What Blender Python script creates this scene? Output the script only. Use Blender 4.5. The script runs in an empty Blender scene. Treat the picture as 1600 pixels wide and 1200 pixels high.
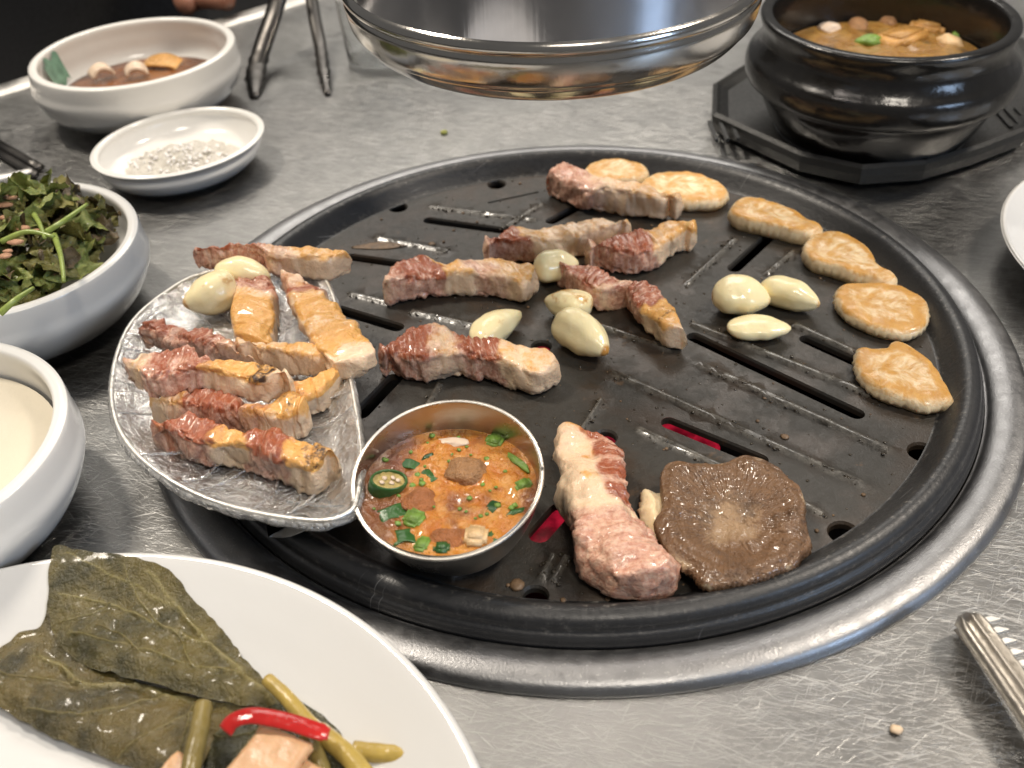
import bpy, bmesh, math, random
import numpy as np
from mathutils import Vector, Matrix, noise as mnoise
from mathutils.geometry import delaunay_2d_cdt

sc = bpy.context.scene
COL = sc.collection
R = math.radians
random.seed(7)
PI = math.pi

# ------------------------------------------------------------------ camera
PITCH, ROLL, CAMH, FPX = 0.6721, -0.0444, 0.28, 1670.0
_f = Vector((0, math.cos(PITCH), -math.sin(PITCH)))
_r0 = Vector((1, 0, 0)); _u0 = _r0.cross(_f)
_c, _s = math.cos(ROLL), math.sin(ROLL)
_r = _r0 * _c + _u0 * _s
_u = _u0 * _c - _r0 * _s
CAM = Vector((0, 0, CAMH))
cd = bpy.data.cameras.new('camera'); cam = bpy.data.objects.new('camera', cd); COL.objects.link(cam)
cam.matrix_world = Matrix(((_r.x, _u.x, -_f.x, 0), (_r.y, _u.y, -_f.y, 0), (_r.z, _u.z, -_f.z, CAMH), (0, 0, 0, 1)))
cd.sensor_width = 36; cd.lens = 36 * FPX / 1600; cd.clip_start = .01; cd.clip_end = 50
cd.dof.use_dof = True; cd.dof.focus_distance = .40; cd.dof.aperture_fstop = 12.5
sc.camera = cam

# ------------------------------------------------------------------ world, lamps of the room and an added far panel
w = bpy.data.worlds.new('World'); sc.world = w; w.use_nodes = True
bg = w.node_tree.nodes['Background']
bg.inputs[0].default_value = (1.0, .97, .94, 1); bg.inputs[1].default_value = .17

def lamp(name, loc, target, sx, sy, power, col):
    l = bpy.data.lights.new(name, 'AREA'); l.shape = 'RECTANGLE'; l.size = sx; l.size_y = sy
    l.energy = power; l.color = col
    o = bpy.data.objects.new(name, l); COL.objects.link(o); o.location = loc
    o.rotation_euler = (Vector(target) - Vector(loc)).to_track_quat('-Z', 'Y').to_euler()
    return o
lamp('far_fill_panel', (.10, 2.3, 1.75), (0, .4, 0), 1.8, .7, 24, (1, .94, .86))  # added unseen panel, stands in for the lit far wall mirrored in the steel
lamp('ceiling_lamp_key', (-.85, .85, 1.65), (0, .4, 0), .26, .26, 25, (1, .90, .77))
lamp('ceiling_lamp_right', (1.15, .55, 1.6), (0, .4, 0), .26, .26, 21, (1, .89, .76))
lamp('ceiling_lamp_front', (.30, -.60, 1.75), (0, .42, 0), .40, .40, 15, (1, .91, .79))
lamp('window_light', (1.5, -.75, .80), (-.1, .4, 0), .5, .5, 10, (.52, .71, 1))
sc.view_settings.view_transform = 'Standard'; sc.view_settings.look = 'None'
sc.view_settings.exposure = 0; sc.view_settings.gamma = 1
sc.cycles.max_bounces = 8; sc.cycles.transparent_max_bounces = 10
sc.cycles.caustics_reflective = False; sc.cycles.caustics_refractive = False

# ------------------------------------------------------------------ helpers
def at(px, py, z=0.0):
    """point of the horizontal plane z seen at a pixel of the 1600x1200 photograph"""
    d = _f + _r * ((px - 800) / FPX) - _u * ((py - 600) / FPX)
    return CAM + d * ((z - CAMH) / d.z)

def tag(o, label=None, cat=None, group=None, kind=None):
    if label: o['label'] = label
    if cat: o['category'] = cat
    if group: o['group'] = group
    if kind: o['kind'] = kind
    return o

def thing(name, label, cat, loc=(0, 0, 0), group=None, rot=None):
    o = bpy.data.objects.new(name, None); COL.objects.link(o); o.location = loc
    o.empty_display_size = .01
    if rot: o.rotation_euler = rot
    return tag(o, label, cat, group)

def mesh(name, V, F, mat, attrs=None, smooth=True):
    me = bpy.data.meshes.new(name)
    me.from_pydata([tuple(v) for v in V], [], F)
    if smooth: me.polygons.foreach_set('use_smooth', [True] * len(me.polygons))
    for k, a in (attrs or {}).items():
        at_ = me.attributes.new(k, 'FLOAT', 'POINT'); at_.data.foreach_set('value', np.asarray(a, dtype=np.float32))
    if mat: me.materials.append(mat)
    me.update()
    return me

def put(name, me, parent=None, loc=None):
    o = bpy.data.objects.new(name, me); COL.objects.link(o)
    if parent: o.parent = parent
    if loc is not None: o.location = loc
    return o

def part(name, V, F, mat, parent=None, attrs=None, smooth=True, off=(0, 0, 0)):
    """mesh given in world axes, stored relative to the parent's location `off`"""
    off = Vector(off)
    return put(name, mesh(name, [Vector(v) - off for v in V], F, mat, attrs, smooth), parent)

def solo(name, label, cat, V, F, mat, group=None, attrs=None, smooth=True, kind=None):
    V = [Vector(v) for v in V]
    c = Vector((sum(v.x for v in V) / len(V), sum(v.y for v in V) / len(V), min(v.z for v in V)))
    o = put(name, mesh(name, [v - c for v in V], F, mat, attrs, smooth), None, c)
    return tag(o, label, cat, group, kind)

def lathe(prof, n=96, sx=1.0, sy=1.0, rot=0.0, cap0=False, cap1=False):
    V, F = [], []
    for (r, z) in prof:
        for k in range(n):
            a = 2 * PI * k / n; x = r * math.cos(a) * sx; y = r * math.sin(a) * sy
            V.append((x * math.cos(rot) - y * math.sin(rot), x * math.sin(rot) + y * math.cos(rot), z))
    for i in range(len(prof) - 1):
        for k in range(n):
            a, b = i * n + k, i * n + (k + 1) % n
            F.append((a, b, b + n, a + n))
    if cap0: F.append(tuple(range(n - 1, -1, -1)))
    if cap1: F.append(tuple(range((len(prof) - 1) * n, len(prof) * n)))
    return V, F

def smooth_prof(pts, n=6):
    """Catmull-Rom through profile points"""
    out = []
    P = [pts[0]] + list(pts) + [pts[-1]]
    for i in range(1, len(P) - 2):
        p0, p1, p2, p3 = [np.array(P[j], float) for j in (i - 1, i, i + 1, i + 2)]
        for k in range(n):
            t = k / n
            out.append(tuple(.5 * ((2 * p1) + (-p0 + p2) * t + (2 * p0 - 5 * p1 + 4 * p2 - p3) * t * t + (-p0 + 3 * p1 - 3 * p2 + p3) * t ** 3)))
    out.append(tuple(pts[-1]))
    return out

def curve_closed(pts, n):
    """closed Catmull-Rom, resampled to n points evenly by length"""
    m = len(pts); P = [np.array(p, float) for p in pts]; out = []
    for i in range(m):
        p0, p1, p2, p3 = P[i - 1], P[i], P[(i + 1) % m], P[(i + 2) % m]
        for k in range(12):
            t = k / 12
            out.append(.5 * ((2 * p1) + (-p0 + p2) * t + (2 * p0 - 5 * p1 + 4 * p2 - p3) * t * t + (-p0 + 3 * p1 - 3 * p2 + p3) * t ** 3))
    out.append(out[0]); out = np.array(out)
    return resample(out, n + 1)[:-1]

def resample(P, n):
    P = np.asarray(P, float)
    d = np.r_[0, np.cumsum(np.linalg.norm(np.diff(P, axis=0), axis=1))]
    t = np.linspace(0, d[-1], n)
    return np.stack([np.interp(t, d, P[:, k]) for k in range(P.shape[1])], 1)

def curve_open(pts, n):
    P = smooth_prof([tuple(p) for p in pts], 10)
    return resample(P, n)

def tube(path, radii, n=12, flat=1.0, up=(0, 0, 1)):
    """swept tube along a 3-D path with round caps"""
    path = [Vector(p) for p in path]; V, F = [], []
    m = len(path)
    for i, p in enumerate(path):
        t = (path[min(i + 1, m - 1)] - path[max(i - 1, 0)]).normalized()
        s = t.cross(Vector(up)).normalized(); b = s.cross(t)
        r = radii[i] if hasattr(radii, '__len__') else radii
        for k in range(n):
            a = 2 * PI * k / n
            V.append(p + s * (math.cos(a) * r) + b * (math.sin(a) * r * flat))
    for i in range(m - 1):
        for k in range(n):
            a, b = i * n + k, i * n + (k + 1) % n
            F.append((a, b, b + n, a + n))
    F.append(tuple(range(n - 1, -1, -1))); F.append(tuple(range((m - 1) * n, m * n)))
    return V, F

def fbm(v, s, o=3):
    return mnoise.fractal(Vector(v) * s, 1.0, 2.0, o)
def nz(v, s):
    return mnoise.noise(Vector(v) * s)
def sst(a, b, x):
    t = min(1, max(0, (x - a) / (b - a))) if b != a else float(x > a)
    return t * t * (3 - 2 * t)
def inside(p, poly):
    x, y = p; c = False; j = len(poly) - 1
    for i in range(len(poly)):
        xi, yi = poly[i][0], poly[i][1]; xj, yj = poly[j][0], poly[j][1]
        if (yi > y) != (yj > y) and x < (xj - xi) * (y - yi) / (yj - yi) + xi: c = not c
        j = i
    return c
def join(lst):
    V, F = [], []
    for v, f in lst:
        o = len(V); V += list(v); F += [tuple(i + o for i in q) for q in f]
    return V, F
def box(x0, x1, y0, y1, z0, z1):
    V = [(x, y, z) for z in (z0, z1) for y in (y0, y1) for x in (x0, x1)]
    return V, [(0, 2, 3, 1), (4, 5, 7, 6), (0, 1, 5, 4), (2, 6, 7, 3), (0, 4, 6, 2), (1, 3, 7, 5)]

# ------------------------------------------------------------------ materials
class NB:
    def __init__(s, name):
        s.m = bpy.data.materials.new(name); s.m.use_nodes = True; s.t = s.m.node_tree
        s.n = s.t.nodes; s.p = s.n['Principled BSDF']; s.out = s.n['Material Output']
        s._co = None
    def node(s, ty, **kw):
        n = s.n.new(ty)
        for k, v in kw.items(): setattr(n, k, v)
        return n
    def link(s, a, b): s.t.links.new(a, b)
    def val(s, sock, v):
        if hasattr(v, 'is_output'): s.link(v, sock)
        elif isinstance(v, (tuple, list)) and len(v) == 3 and sock.type == 'RGBA': sock.default_value = (*v, 1)
        else: sock.default_value = v
    def co(s):
        if s._co is None: s._co = s.node('ShaderNodeTexCoord').outputs['Object']
        return s._co
    def mapping(s, scale=(1, 1, 1), rot=(0, 0, 0), loc=(0, 0, 0), src=None):
        n = s.node('ShaderNodeMapping'); s.link(src or s.co(), n.inputs[0])
        n.inputs['Scale'].default_value = scale; n.inputs['Rotation'].default_value = rot; n.inputs['Location'].default_value = loc
        return n.outputs[0]
    def noise(s, scale, detail=3, rough=.55, vec=None, dist=0):
        n = s.node('ShaderNodeTexNoise'); s.link(vec or s.co(), n.inputs['Vector'])
        n.inputs['Scale'].default_value = scale; n.inputs['Detail'].default_value = detail
        n.inputs['Roughness'].default_value = rough; n.inputs['Distortion'].default_value = dist
        return n.outputs['Fac']
    def voro(s, scale, feature='F1', vec=None):
        n = s.node('ShaderNodeTexVoronoi', feature=feature); s.link(vec or s.co(), n.inputs['Vector'])
        n.inputs['Scale'].default_value = scale
        return n.outputs['Distance']
    def ramp(s, x, a, b, lo=0., hi=1.):
        n = s.node('ShaderNodeMapRange'); n.interpolation_type = 'SMOOTHSTEP'
        s.link(x, n.inputs[0]); n.inputs[1].default_value = a; n.inputs[2].default_value = b
        n.inputs[3].default_value = lo; n.inputs[4].default_value = hi
        return n.outputs[0]
    def math(s, op, a, b=0., clamp=False):
        n = s.node('ShaderNodeMath', operation=op); n.use_clamp = clamp
        s.val(n.inputs[0], a); s.val(n.inputs[1], b); return n.outputs[0]
    def mix(s, f, a, b):
        n = s.node('ShaderNodeMix', data_type='RGBA'); s.val(n.inputs[0], f)
        s.val(n.inputs[6], a); s.val(n.inputs[7], b); return n.outputs[2]
    def attr(s, name):
        n = s.node('ShaderNodeAttribute'); n.attribute_name = name; return n.outputs['Fac']
    def bump(s, h, dist, strength=1., normal=None):
        n = s.node('ShaderNodeBump'); n.inputs['Strength'].default_value = strength; n.inputs['Distance'].default_value = dist
        s.link(h, n.inputs['Height'])
        if normal: s.link(normal, n.inputs['Normal'])
        return n.outputs[0]
    def set(s, **kw):
        names = dict(col='Base Color', rough='Roughness', metal='Metallic', normal='Normal', spec='Specular IOR Level', ior='IOR',
                     trans='Transmission Weight', sss='Subsurface Weight', sssr='Subsurface Radius', ssss='Subsurface Scale',
                     coat='Coat Weight', coatr='Coat Roughness', emit='Emission Color', emits='Emission Strength', alpha='Alpha',
                     sheen='Sheen Weight')
        for k, v in kw.items(): s.val(s.p.inputs[names[k]], v)
        return s.m

def m_plain(name, col, rough=.4, metal=0, var=.06, scale=60, bump=0, **kw):
    b = NB(name); n = b.noise(scale, 4)
    lo = tuple(c * (1 - var * 2) for c in col); hi = tuple(min(1, c * (1 + var * 2)) for c in col)
    d = dict(col=b.mix(n, lo, hi), rough=b.ramp(b.noise(scale * 2.3, 3), .3, .7, max(.02, rough * .8), rough * 1.2), metal=metal)
    if bump: d['normal'] = b.bump(b.noise(scale * 4, 4), bump)
    d.update(kw)
    return b.set(**d)

def scratch(b, ang, lx, ly, lo, hi, seed):
    v = b.mapping((lx, ly, 1), (0, 0, 0), (seed, seed * .37, 0), b.mapping((1, 1, 1), (0, 0, R(ang))))
    return b.ramp(b.noise(1, 1.5, .5, v, .15), lo, hi)

def m_table():
    b = NB('scratched_steel')
    L1 = [scratch(b, a, lx, ly, lo, hi, sd) for a, lx, ly, lo, hi, sd in
          [(12, 85, 2500, .63, .69, 3.1), (24, 70, 2200, .635, .695, 14.3), (2, 95, 2600, .63, .69, 7.7), (-36, 80, 2300, .66, .71, 9.2), (48, 75, 2400, .66, .71, 5.7), (-62, 90, 2500, .67, .72, 31.), (33, 34, 1700, .68, .715, 21.0), (-12, 60, 2200, .65, .70, 41.0), (17, 50, 3000, .62, .69, 51.)]]
    m = L1[0]
    for q in L1[1:]: m = b.math('MAXIMUM', m, q)
    wear = b.ramp(b.noise(8, 4), .38, .68)
    m = b.math('MULTIPLY', m, b.math('ADD', .45, b.math('MULTIPLY', wear, .55)))
    smear = b.ramp(b.noise(11, 5, .62, None, 1.2), .35, .68)
    dull = b.mix(smear, (.315, .312, .303), (.340, .337, .325))
    col = b.mix(b.math('MULTIPLY', m, .55), dull, (.80, .80, .79))
    rough = b.math('ADD', b.math('ADD', .31, b.math('MULTIPLY', smear, .03)), b.math('MULTIPLY', m, .10))
    dots = b.ramp(b.noise(1500, 2), .66, .74)
    h = b.math('ADD', b.math('MULTIPLY', m, -.8), b.math('MULTIPLY', dots, .3))
    return b.set(col=col, rough=rough, metal=1, normal=b.bump(h, .00011, .8))

def m_steel(name, col=(.55, .54, .52), rough=.28, ang=0, brush=(60, 900, 900), bump=.00008, spots=0.):
    b = NB(name)
    br = b.noise(1, 3, .6, b.mapping(brush, (0, 0, R(ang))))
    sm = b.noise(25, 5, .65)
    c = b.mix(sm, tuple(x * .72 for x in col), tuple(min(1, x * 1.12) for x in col))
    rg = b.ramp(b.noise(40, 4), .3, .75, rough * .75, rough * 1.35)
    return b.set(col=c, rough=rg, metal=1, normal=b.bump(br, bump))

def m_ring():
    b = NB('spun_steel_ring')
    n = b.noise(160, 5, .7); n2 = b.noise(1100, 3, .7); big = b.noise(18, 4)
    c = b.mix(big, (.23, .23, .235), (.35, .35, .355))
    c = b.mix(b.ramp(n2, .6, .75), c, (.6, .6, .58))
    return b.set(col=c, rough=b.ramp(n, .3, .7, .34, .48), metal=1, normal=b.bump(b.math('ADD', n, n2), .00012))

def m_pan():
    b = NB('black_cast_pan')
    n1 = b.noise(28, 5, .6); n2 = b.noise(420, 4, .65); n3 = b.noise(1600, 2)
    grease = b.ramp(b.noise(45, 5, .6), .42, .68)
    c = b.mix(n1, (.022, .0205, .0175), (.042, .038, .032))
    c = b.mix(b.math('MULTIPLY', grease, .6), c, (.045, .026, .014))
    burnt = b.math('MAXIMUM', b.ramp(b.noise(75, 6, .7), .62, .72), b.ramp(b.noise(310, 5, .7), .66, .74))
    c = b.mix(b.math('MULTIPLY', burnt, .6), c, (.12, .07, .035))
    c = b.mix(b.math('MULTIPLY', b.attr('ridge'), b.ramp(b.noise(300, 4, .7), .38, .62, .15, .75)), c, (.15, .14, .12))  # worn ridge tops, painted lighter to imitate greasy glints
    rg = b.math('SUBTRACT', b.ramp(n2, .3, .7, .40, .56), b.math('MULTIPLY', grease, .09))
    rg = b.math('SUBTRACT', rg, b.math('MULTIPLY', b.attr('ridge'), .14))
    wet = b.math('MAXIMUM', b.math('MULTIPLY', grease, .14), b.math('MULTIPLY', b.attr('ridge'), b.ramp(b.noise(520, 4), .40, .56)))
    h = b.math('ADD', b.math('MULTIPLY', n2, .8), b.math('MULTIPLY', n3, .25))
    return b.set(col=c, rough=rg, spec=.5, normal=b.bump(h, .00035), coat=wet, coatr=.16)

def m_panrim():
    b = NB('black_cast_rim')
    n2 = b.noise(500, 4, .7); n = b.noise(60, 5, .65)
    c = b.mix(n, (.018, .0185, .02), (.034, .034, .035))
    c = b.mix(b.math('MULTIPLY', b.attr('wear'), b.ramp(b.noise(330, 5, .75), .52, .68)), c, (.17, .16, .145))
    sc1 = b.ramp(b.noise(1, 1, .5, b.mapping((30, 1400, 1), (0, 0, 0), (2, 3, 0), b.mapping((1, 1, 1), (0, 0, R(-35))))), .74, .79)
    c = b.mix(b.math('MULTIPLY', sc1, .5), c, (.3, .3, .3))
    return b.set(col=c, rough=b.ramp(n2, .3, .7, .30, .46), normal=b.bump(n2, .00018))

def m_porcelain(name, col=(.76, .75, .725), rough=.16, stain=0.0):
    b = NB(name)
    c = b.mix(b.noise(20, 4), tuple(x * .96 for x in col), col)
    if stain: c = b.mix(b.math('MULTIPLY', b.ramp(b.noise(130, 3), .70, .76), stain), c, (.55, .38, .2))
    return b.set(col=c, rough=rough, spec=.5, normal=b.bump(b.noise(60, 3), .0002), sss=.04, ssss=.004, sssr=(1, .9, .8))

def m_pork():
    b = NB('grilled_pork_belly')
    lean = b.attr('lean'); sear = b.attr('sear'); char = b.attr('char')
    nf = b.noise(520, 4, .6); nm = b.noise(150, 5, .65); nb = b.noise(1300, 3, .6)
    l = b.math('ADD', lean, b.math('MULTIPLY', b.math('SUBTRACT', nm, .5), 1.0), True)
    l = b.ramp(l, .2, .78)
    fat = b.mix(nm, (.74, .50, .31), (.90, .71, .51))
    lea = b.mix(b.ramp(nf, .3, .7), (.49, .22, .15), (.75, .475, .35))
    lea = b.mix(b.ramp(b.noise(260, 4, .6, b.mapping(loc=(.2, .1, .3))), .55, .72), lea, (.82, .58, .44))
    base = b.mix(l, fat, lea)
    sf = b.mix(nf, (.60, .25, .05), (.86, .53, .18)); sl = b.mix(nf, (.20, .038, .016), (.47, .145, .060))
    srd = b.mix(l, sf, sl)
    s = b.math('ADD', sear, b.math('MULTIPLY', b.math('SUBTRACT', b.noise(200, 6, .7), .5), 1.9), True)
    col = b.mix(b.ramp(s, .22, .80), base, srd)
    col = b.mix(b.ramp(b.math('ADD', char, b.math('MULTIPLY', b.math('SUBTRACT', b.noise(420, 5, .7), .5), 1.3)), .35, .75), col, (.035, .012, .005))
    pep = b.ramp(b.noise(800, 3, .7), .64, .72)
    col = b.mix(b.math('MULTIPLY', pep, b.math('MULTIPLY', s, .75)), col, (.16, .045, .012))
    cx = b.node('ShaderNodeCombineXYZ'); b.link(b.attr('gu'), cx.inputs[0]); b.link(b.attr('gv'), cx.inputs[1])
    gr = b.noise(1, 4, .65, b.mapping((.55, .11, 1), (0, 0, R(17)), src=cx.outputs[0]), .6)
    col = b.mix(b.math('MULTIPLY', l, b.ramp(gr, .52, .64, 0, .45)), col, (.78, .56, .44))
    col = b.mix(b.math('MULTIPLY', l, b.ramp(gr, .44, .34, 0, .35)), col, (.36, .12, .08))
    h = b.math('ADD', b.math('ADD', b.math('MULTIPLY', nf, .8), b.math('MULTIPLY', nb, .35)), b.math('MULTIPLY', gr, b.math('MULTIPLY', l, 1.0)))
    return b.set(col=col, rough=b.ramp(b.noise(330, 3), .35, .65, .26, .48), normal=b.bump(h, .0009, .7),
                 sss=.2, ssss=.0022, sssr=(1, .5, .35), spec=.5, coat=b.ramp(b.noise(160, 4), .40, .62, .05, .6), coatr=.11)

def m_king():
    b = NB('grilled_king_oyster')
    br = b.attr('brown'); n = b.noise(150, 5, .65, None, .6); nf = b.noise(700, 3, .6)
    pale = b.mix(n, (.80, .61, .35), (.90, .76, .53))
    gold = b.mix(n, (.42, .17, .025), (.80, .47, .13))
    f = b.ramp(b.math('ADD', br, b.math('MULTIPLY', b.math('SUBTRACT', b.noise(80, 5, .68, None, 2.6), .5), 2.2)), .1, 1.0)
    col = b.mix(f, pale, gold)
    st = b.noise(1, 3, .6, b.mapping((500, 500, 60)))
    return b.set(col=col, rough=b.ramp(n, .3, .7, .28, .5), normal=b.bump(b.math('ADD', b.math('ADD', n, b.math('MULTIPLY', nf, .3)), b.math('MULTIPLY', st, .3)), .0008, .7), coat=b.ramp(b.noise(130, 4), .45, .65, 0, .5), coatr=.15,
                 sss=.2, ssss=.003, sssr=(1, .7, .4))

def m_cap():
    b = NB('brown_mushroom_cap')
    c0 = b.attr('core'); e = b.attr('edge')
    n = b.noise(260, 5, .65); nf = b.noise(900, 3)
    brown = b.mix(n, (.095, .044, .018), (.25, .135, .062))
    pale = b.mix(n, (.27, .165, .085), (.43, .285, .165))
    col = b.mix(b.ramp(b.math('ADD', c0, b.math('MULTIPLY', b.math('SUBTRACT', b.noise(130, 5, .7), .5), .8)), .25, .95), brown, pale)
    col = b.mix(b.ramp(b.noise(70, 5, .65, b.mapping(loc=(.1, .2, .3))), .50, .70, 0, .75), col, (.060, .028, .011))
    col = b.mix(b.math('MULTIPLY', e, b.ramp(b.noise(140, 3), .55, .68)), col, (.62, .47, .30))
    return b.set(col=col, rough=b.ramp(n, .3, .7, .30, .5), coat=b.ramp(b.noise(180, 4), .38, .58, 0, .8), coatr=.09, normal=b.bump(b.math('ADD', n, b.math('MULTIPLY', nf, .8)), .0014, .9),
                 sss=.06, ssss=.002, sssr=(1, .5, .3), spec=.6)

def m_garlic():
    b = NB('garlic_clove_skin')
    s = b.attr('sear'); n = b.noise(120, 4, .6); nf = b.noise(900, 3)
    base = b.mix(n, (.94, .775, .42), (.98, .885, .60))
    f = b.ramp(b.math('ADD', s, b.math('MULTIPLY', b.math('SUBTRACT', b.noise(260, 5, .7), .5), 1.5)), .40, .95)
    col = b.mix(f, base, (.56, .28, .07))
    return b.set(col=col, rough=b.ramp(b.noise(70, 3), .3, .7, .12, .3), normal=b.bump(b.math('ADD', n, b.math('MULTIPLY', nf, .15)), .0006, .6),
                 sss=.25, ssss=.003, sssr=(1, .8, .5), spec=.5)

def m_stew(name, a, c, foam, scale=95, dark=(.10, .03, .012)):
    b = NB(name)
    n = b.noise(scale, 5, .65, None, 1.0); n2 = b.noise(scale * 6, 4, .7); big = b.noise(scale * .45, 3)
    col = b.mix(b.ramp(n, .3, .7), a, c)
    col = b.mix(b.ramp(big, .52, .68), col, dark)
    fo = b.ramp(b.math('ADD', b.noise(scale * .7, 4, .6, b.mapping(loc=(.3, .1, 0))), b.math('MULTIPLY', b.math('SUBTRACT', n2, .5), .35)), .5, .66)
    col = b.mix(b.math('MULTIPLY', fo, .5), col, foam)
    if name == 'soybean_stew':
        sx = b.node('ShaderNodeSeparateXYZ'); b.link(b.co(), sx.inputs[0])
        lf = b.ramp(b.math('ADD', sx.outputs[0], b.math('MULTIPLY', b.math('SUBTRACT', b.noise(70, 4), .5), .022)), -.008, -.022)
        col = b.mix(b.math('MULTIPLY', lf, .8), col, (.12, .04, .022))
    spk = b.ramp(b.noise(scale * 9, 2), .69, .74)
    col = b.mix(b.math('MULTIPLY', spk, .8), col, (.06, .012, .006))
    bub = b.ramp(b.voro(scale * 7), .0, .45, 1, 0)
    h = b.math('ADD', b.math('MULTIPLY', n2, .5), b.math('ADD', b.math('MULTIPLY', n, .9), b.math('MULTIPLY', bub, .25)))
    return b.set(col=col, rough=b.ramp(n2, .3, .7, .08, .25), normal=b.bump(h, .0017, .8), coat=.4, coatr=.06, sss=.08, ssss=.002, spec=.55)

def m_leaf(name, lo, hi, vein, rough=.35, bump=.0006, sss=.05, scale=220):
    b = NB(name)
    n = b.noise(scale * .35, 5, .65); nf = b.noise(scale * 3, 4, .6)
    vo = b.node('ShaderNodeTexVoronoi', feature='DISTANCE_TO_EDGE'); b.link(b.co(), vo.inputs['Vector']); vo.inputs['Scale'].default_value = scale
    net = b.ramp(vo.outputs['Distance'], 0., .06, 1, 0)
    col = b.mix(b.ramp(n, .32, .68), lo, hi)
    col = b.mix(b.math('MULTIPLY', net, .07), col, vein)
    col = b.mix(b.attr('vein'), col, vein)
    h = b.math('ADD', b.math('MULTIPLY', nf, .5), b.math('ADD', b.math('MULTIPLY', net, -.07), b.math('ADD', b.math('MULTIPLY', b.noise(scale * 1.9, 4, .65, None, .8), .6), b.math('MULTIPLY', b.noise(scale * .6, 6, .62, None, 2.2), 1.6))))
    return b.set(col=col, rough=b.ramp(nf, .3, .7, rough * .75, rough * 1.3), normal=b.bump(h, bump, .8), coat=b.ramp(b.noise(scale * 1.1, 4), .48, .64, 0, .28), coatr=.12, sss=sss, ssss=.002, spec=.5)

def m_film():
    b = NB('cling_film')
    n = b.noise(90, 5, .65, None, 1.5); n2 = b.noise(330, 4, .6, None, 1.0)
    nrm = b.bump(b.math('MULTIPLY', b.math('ADD', n, b.math('MULTIPLY', n2, .4)), b.attr('wrk')), .004, .9)
    g = b.node('ShaderNodeBsdfGlossy'); g.inputs['Roughness'].default_value = .07; g.inputs['Color'].default_value = (.95, .95, .95, 1)
    b.link(nrm, g.inputs['Normal'])
    t = b.node('ShaderNodeBsdfTransparent'); t.inputs[0].default_value = (.97, .97, .97, 1)
    lw = b.node('ShaderNodeLayerWeight'); lw.inputs['Blend'].default_value = .35; b.link(nrm, lw.inputs['Normal'])
    mx = b.node('ShaderNodeMixShader')
    b.link(b.math('ADD', .06, b.math('MULTIPLY', lw.outputs['Fresnel'], .8), True), mx.inputs[0])
    df = b.node('ShaderNodeBsdfDiffuse'); df.inputs[0].default_value = (.86, .85, .83, 1); b.link(nrm, df.inputs['Normal'])
    m0 = b.node('ShaderNodeMixShader'); b.link(b.math('ADD', .20, b.math('MULTIPLY', b.ramp(b.noise(120, 5, .7, None, 1.4), .40, .62), .35)), m0.inputs[0])
    b.link(t.outputs[0], m0.inputs[1]); b.link(df.outputs[0], m0.inputs[2])
    b.link(m0.outputs[0], mx.inputs[1]); b.link(g.outputs[0], mx.inputs[2])
    b.link(mx.outputs[0], b.out.inputs['Surface'])
    return b.m

def m_ember():
    b = NB('glowing_charcoal')
    n = b.noise(70, 4, .6)
    e = b.mix(b.ramp(n, .35, .65), (.16, .003, .012), (1, .025, .075))
    return b.set(col=(.05, .02, .02), rough=.8, emit=e, emits=.42)

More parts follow.
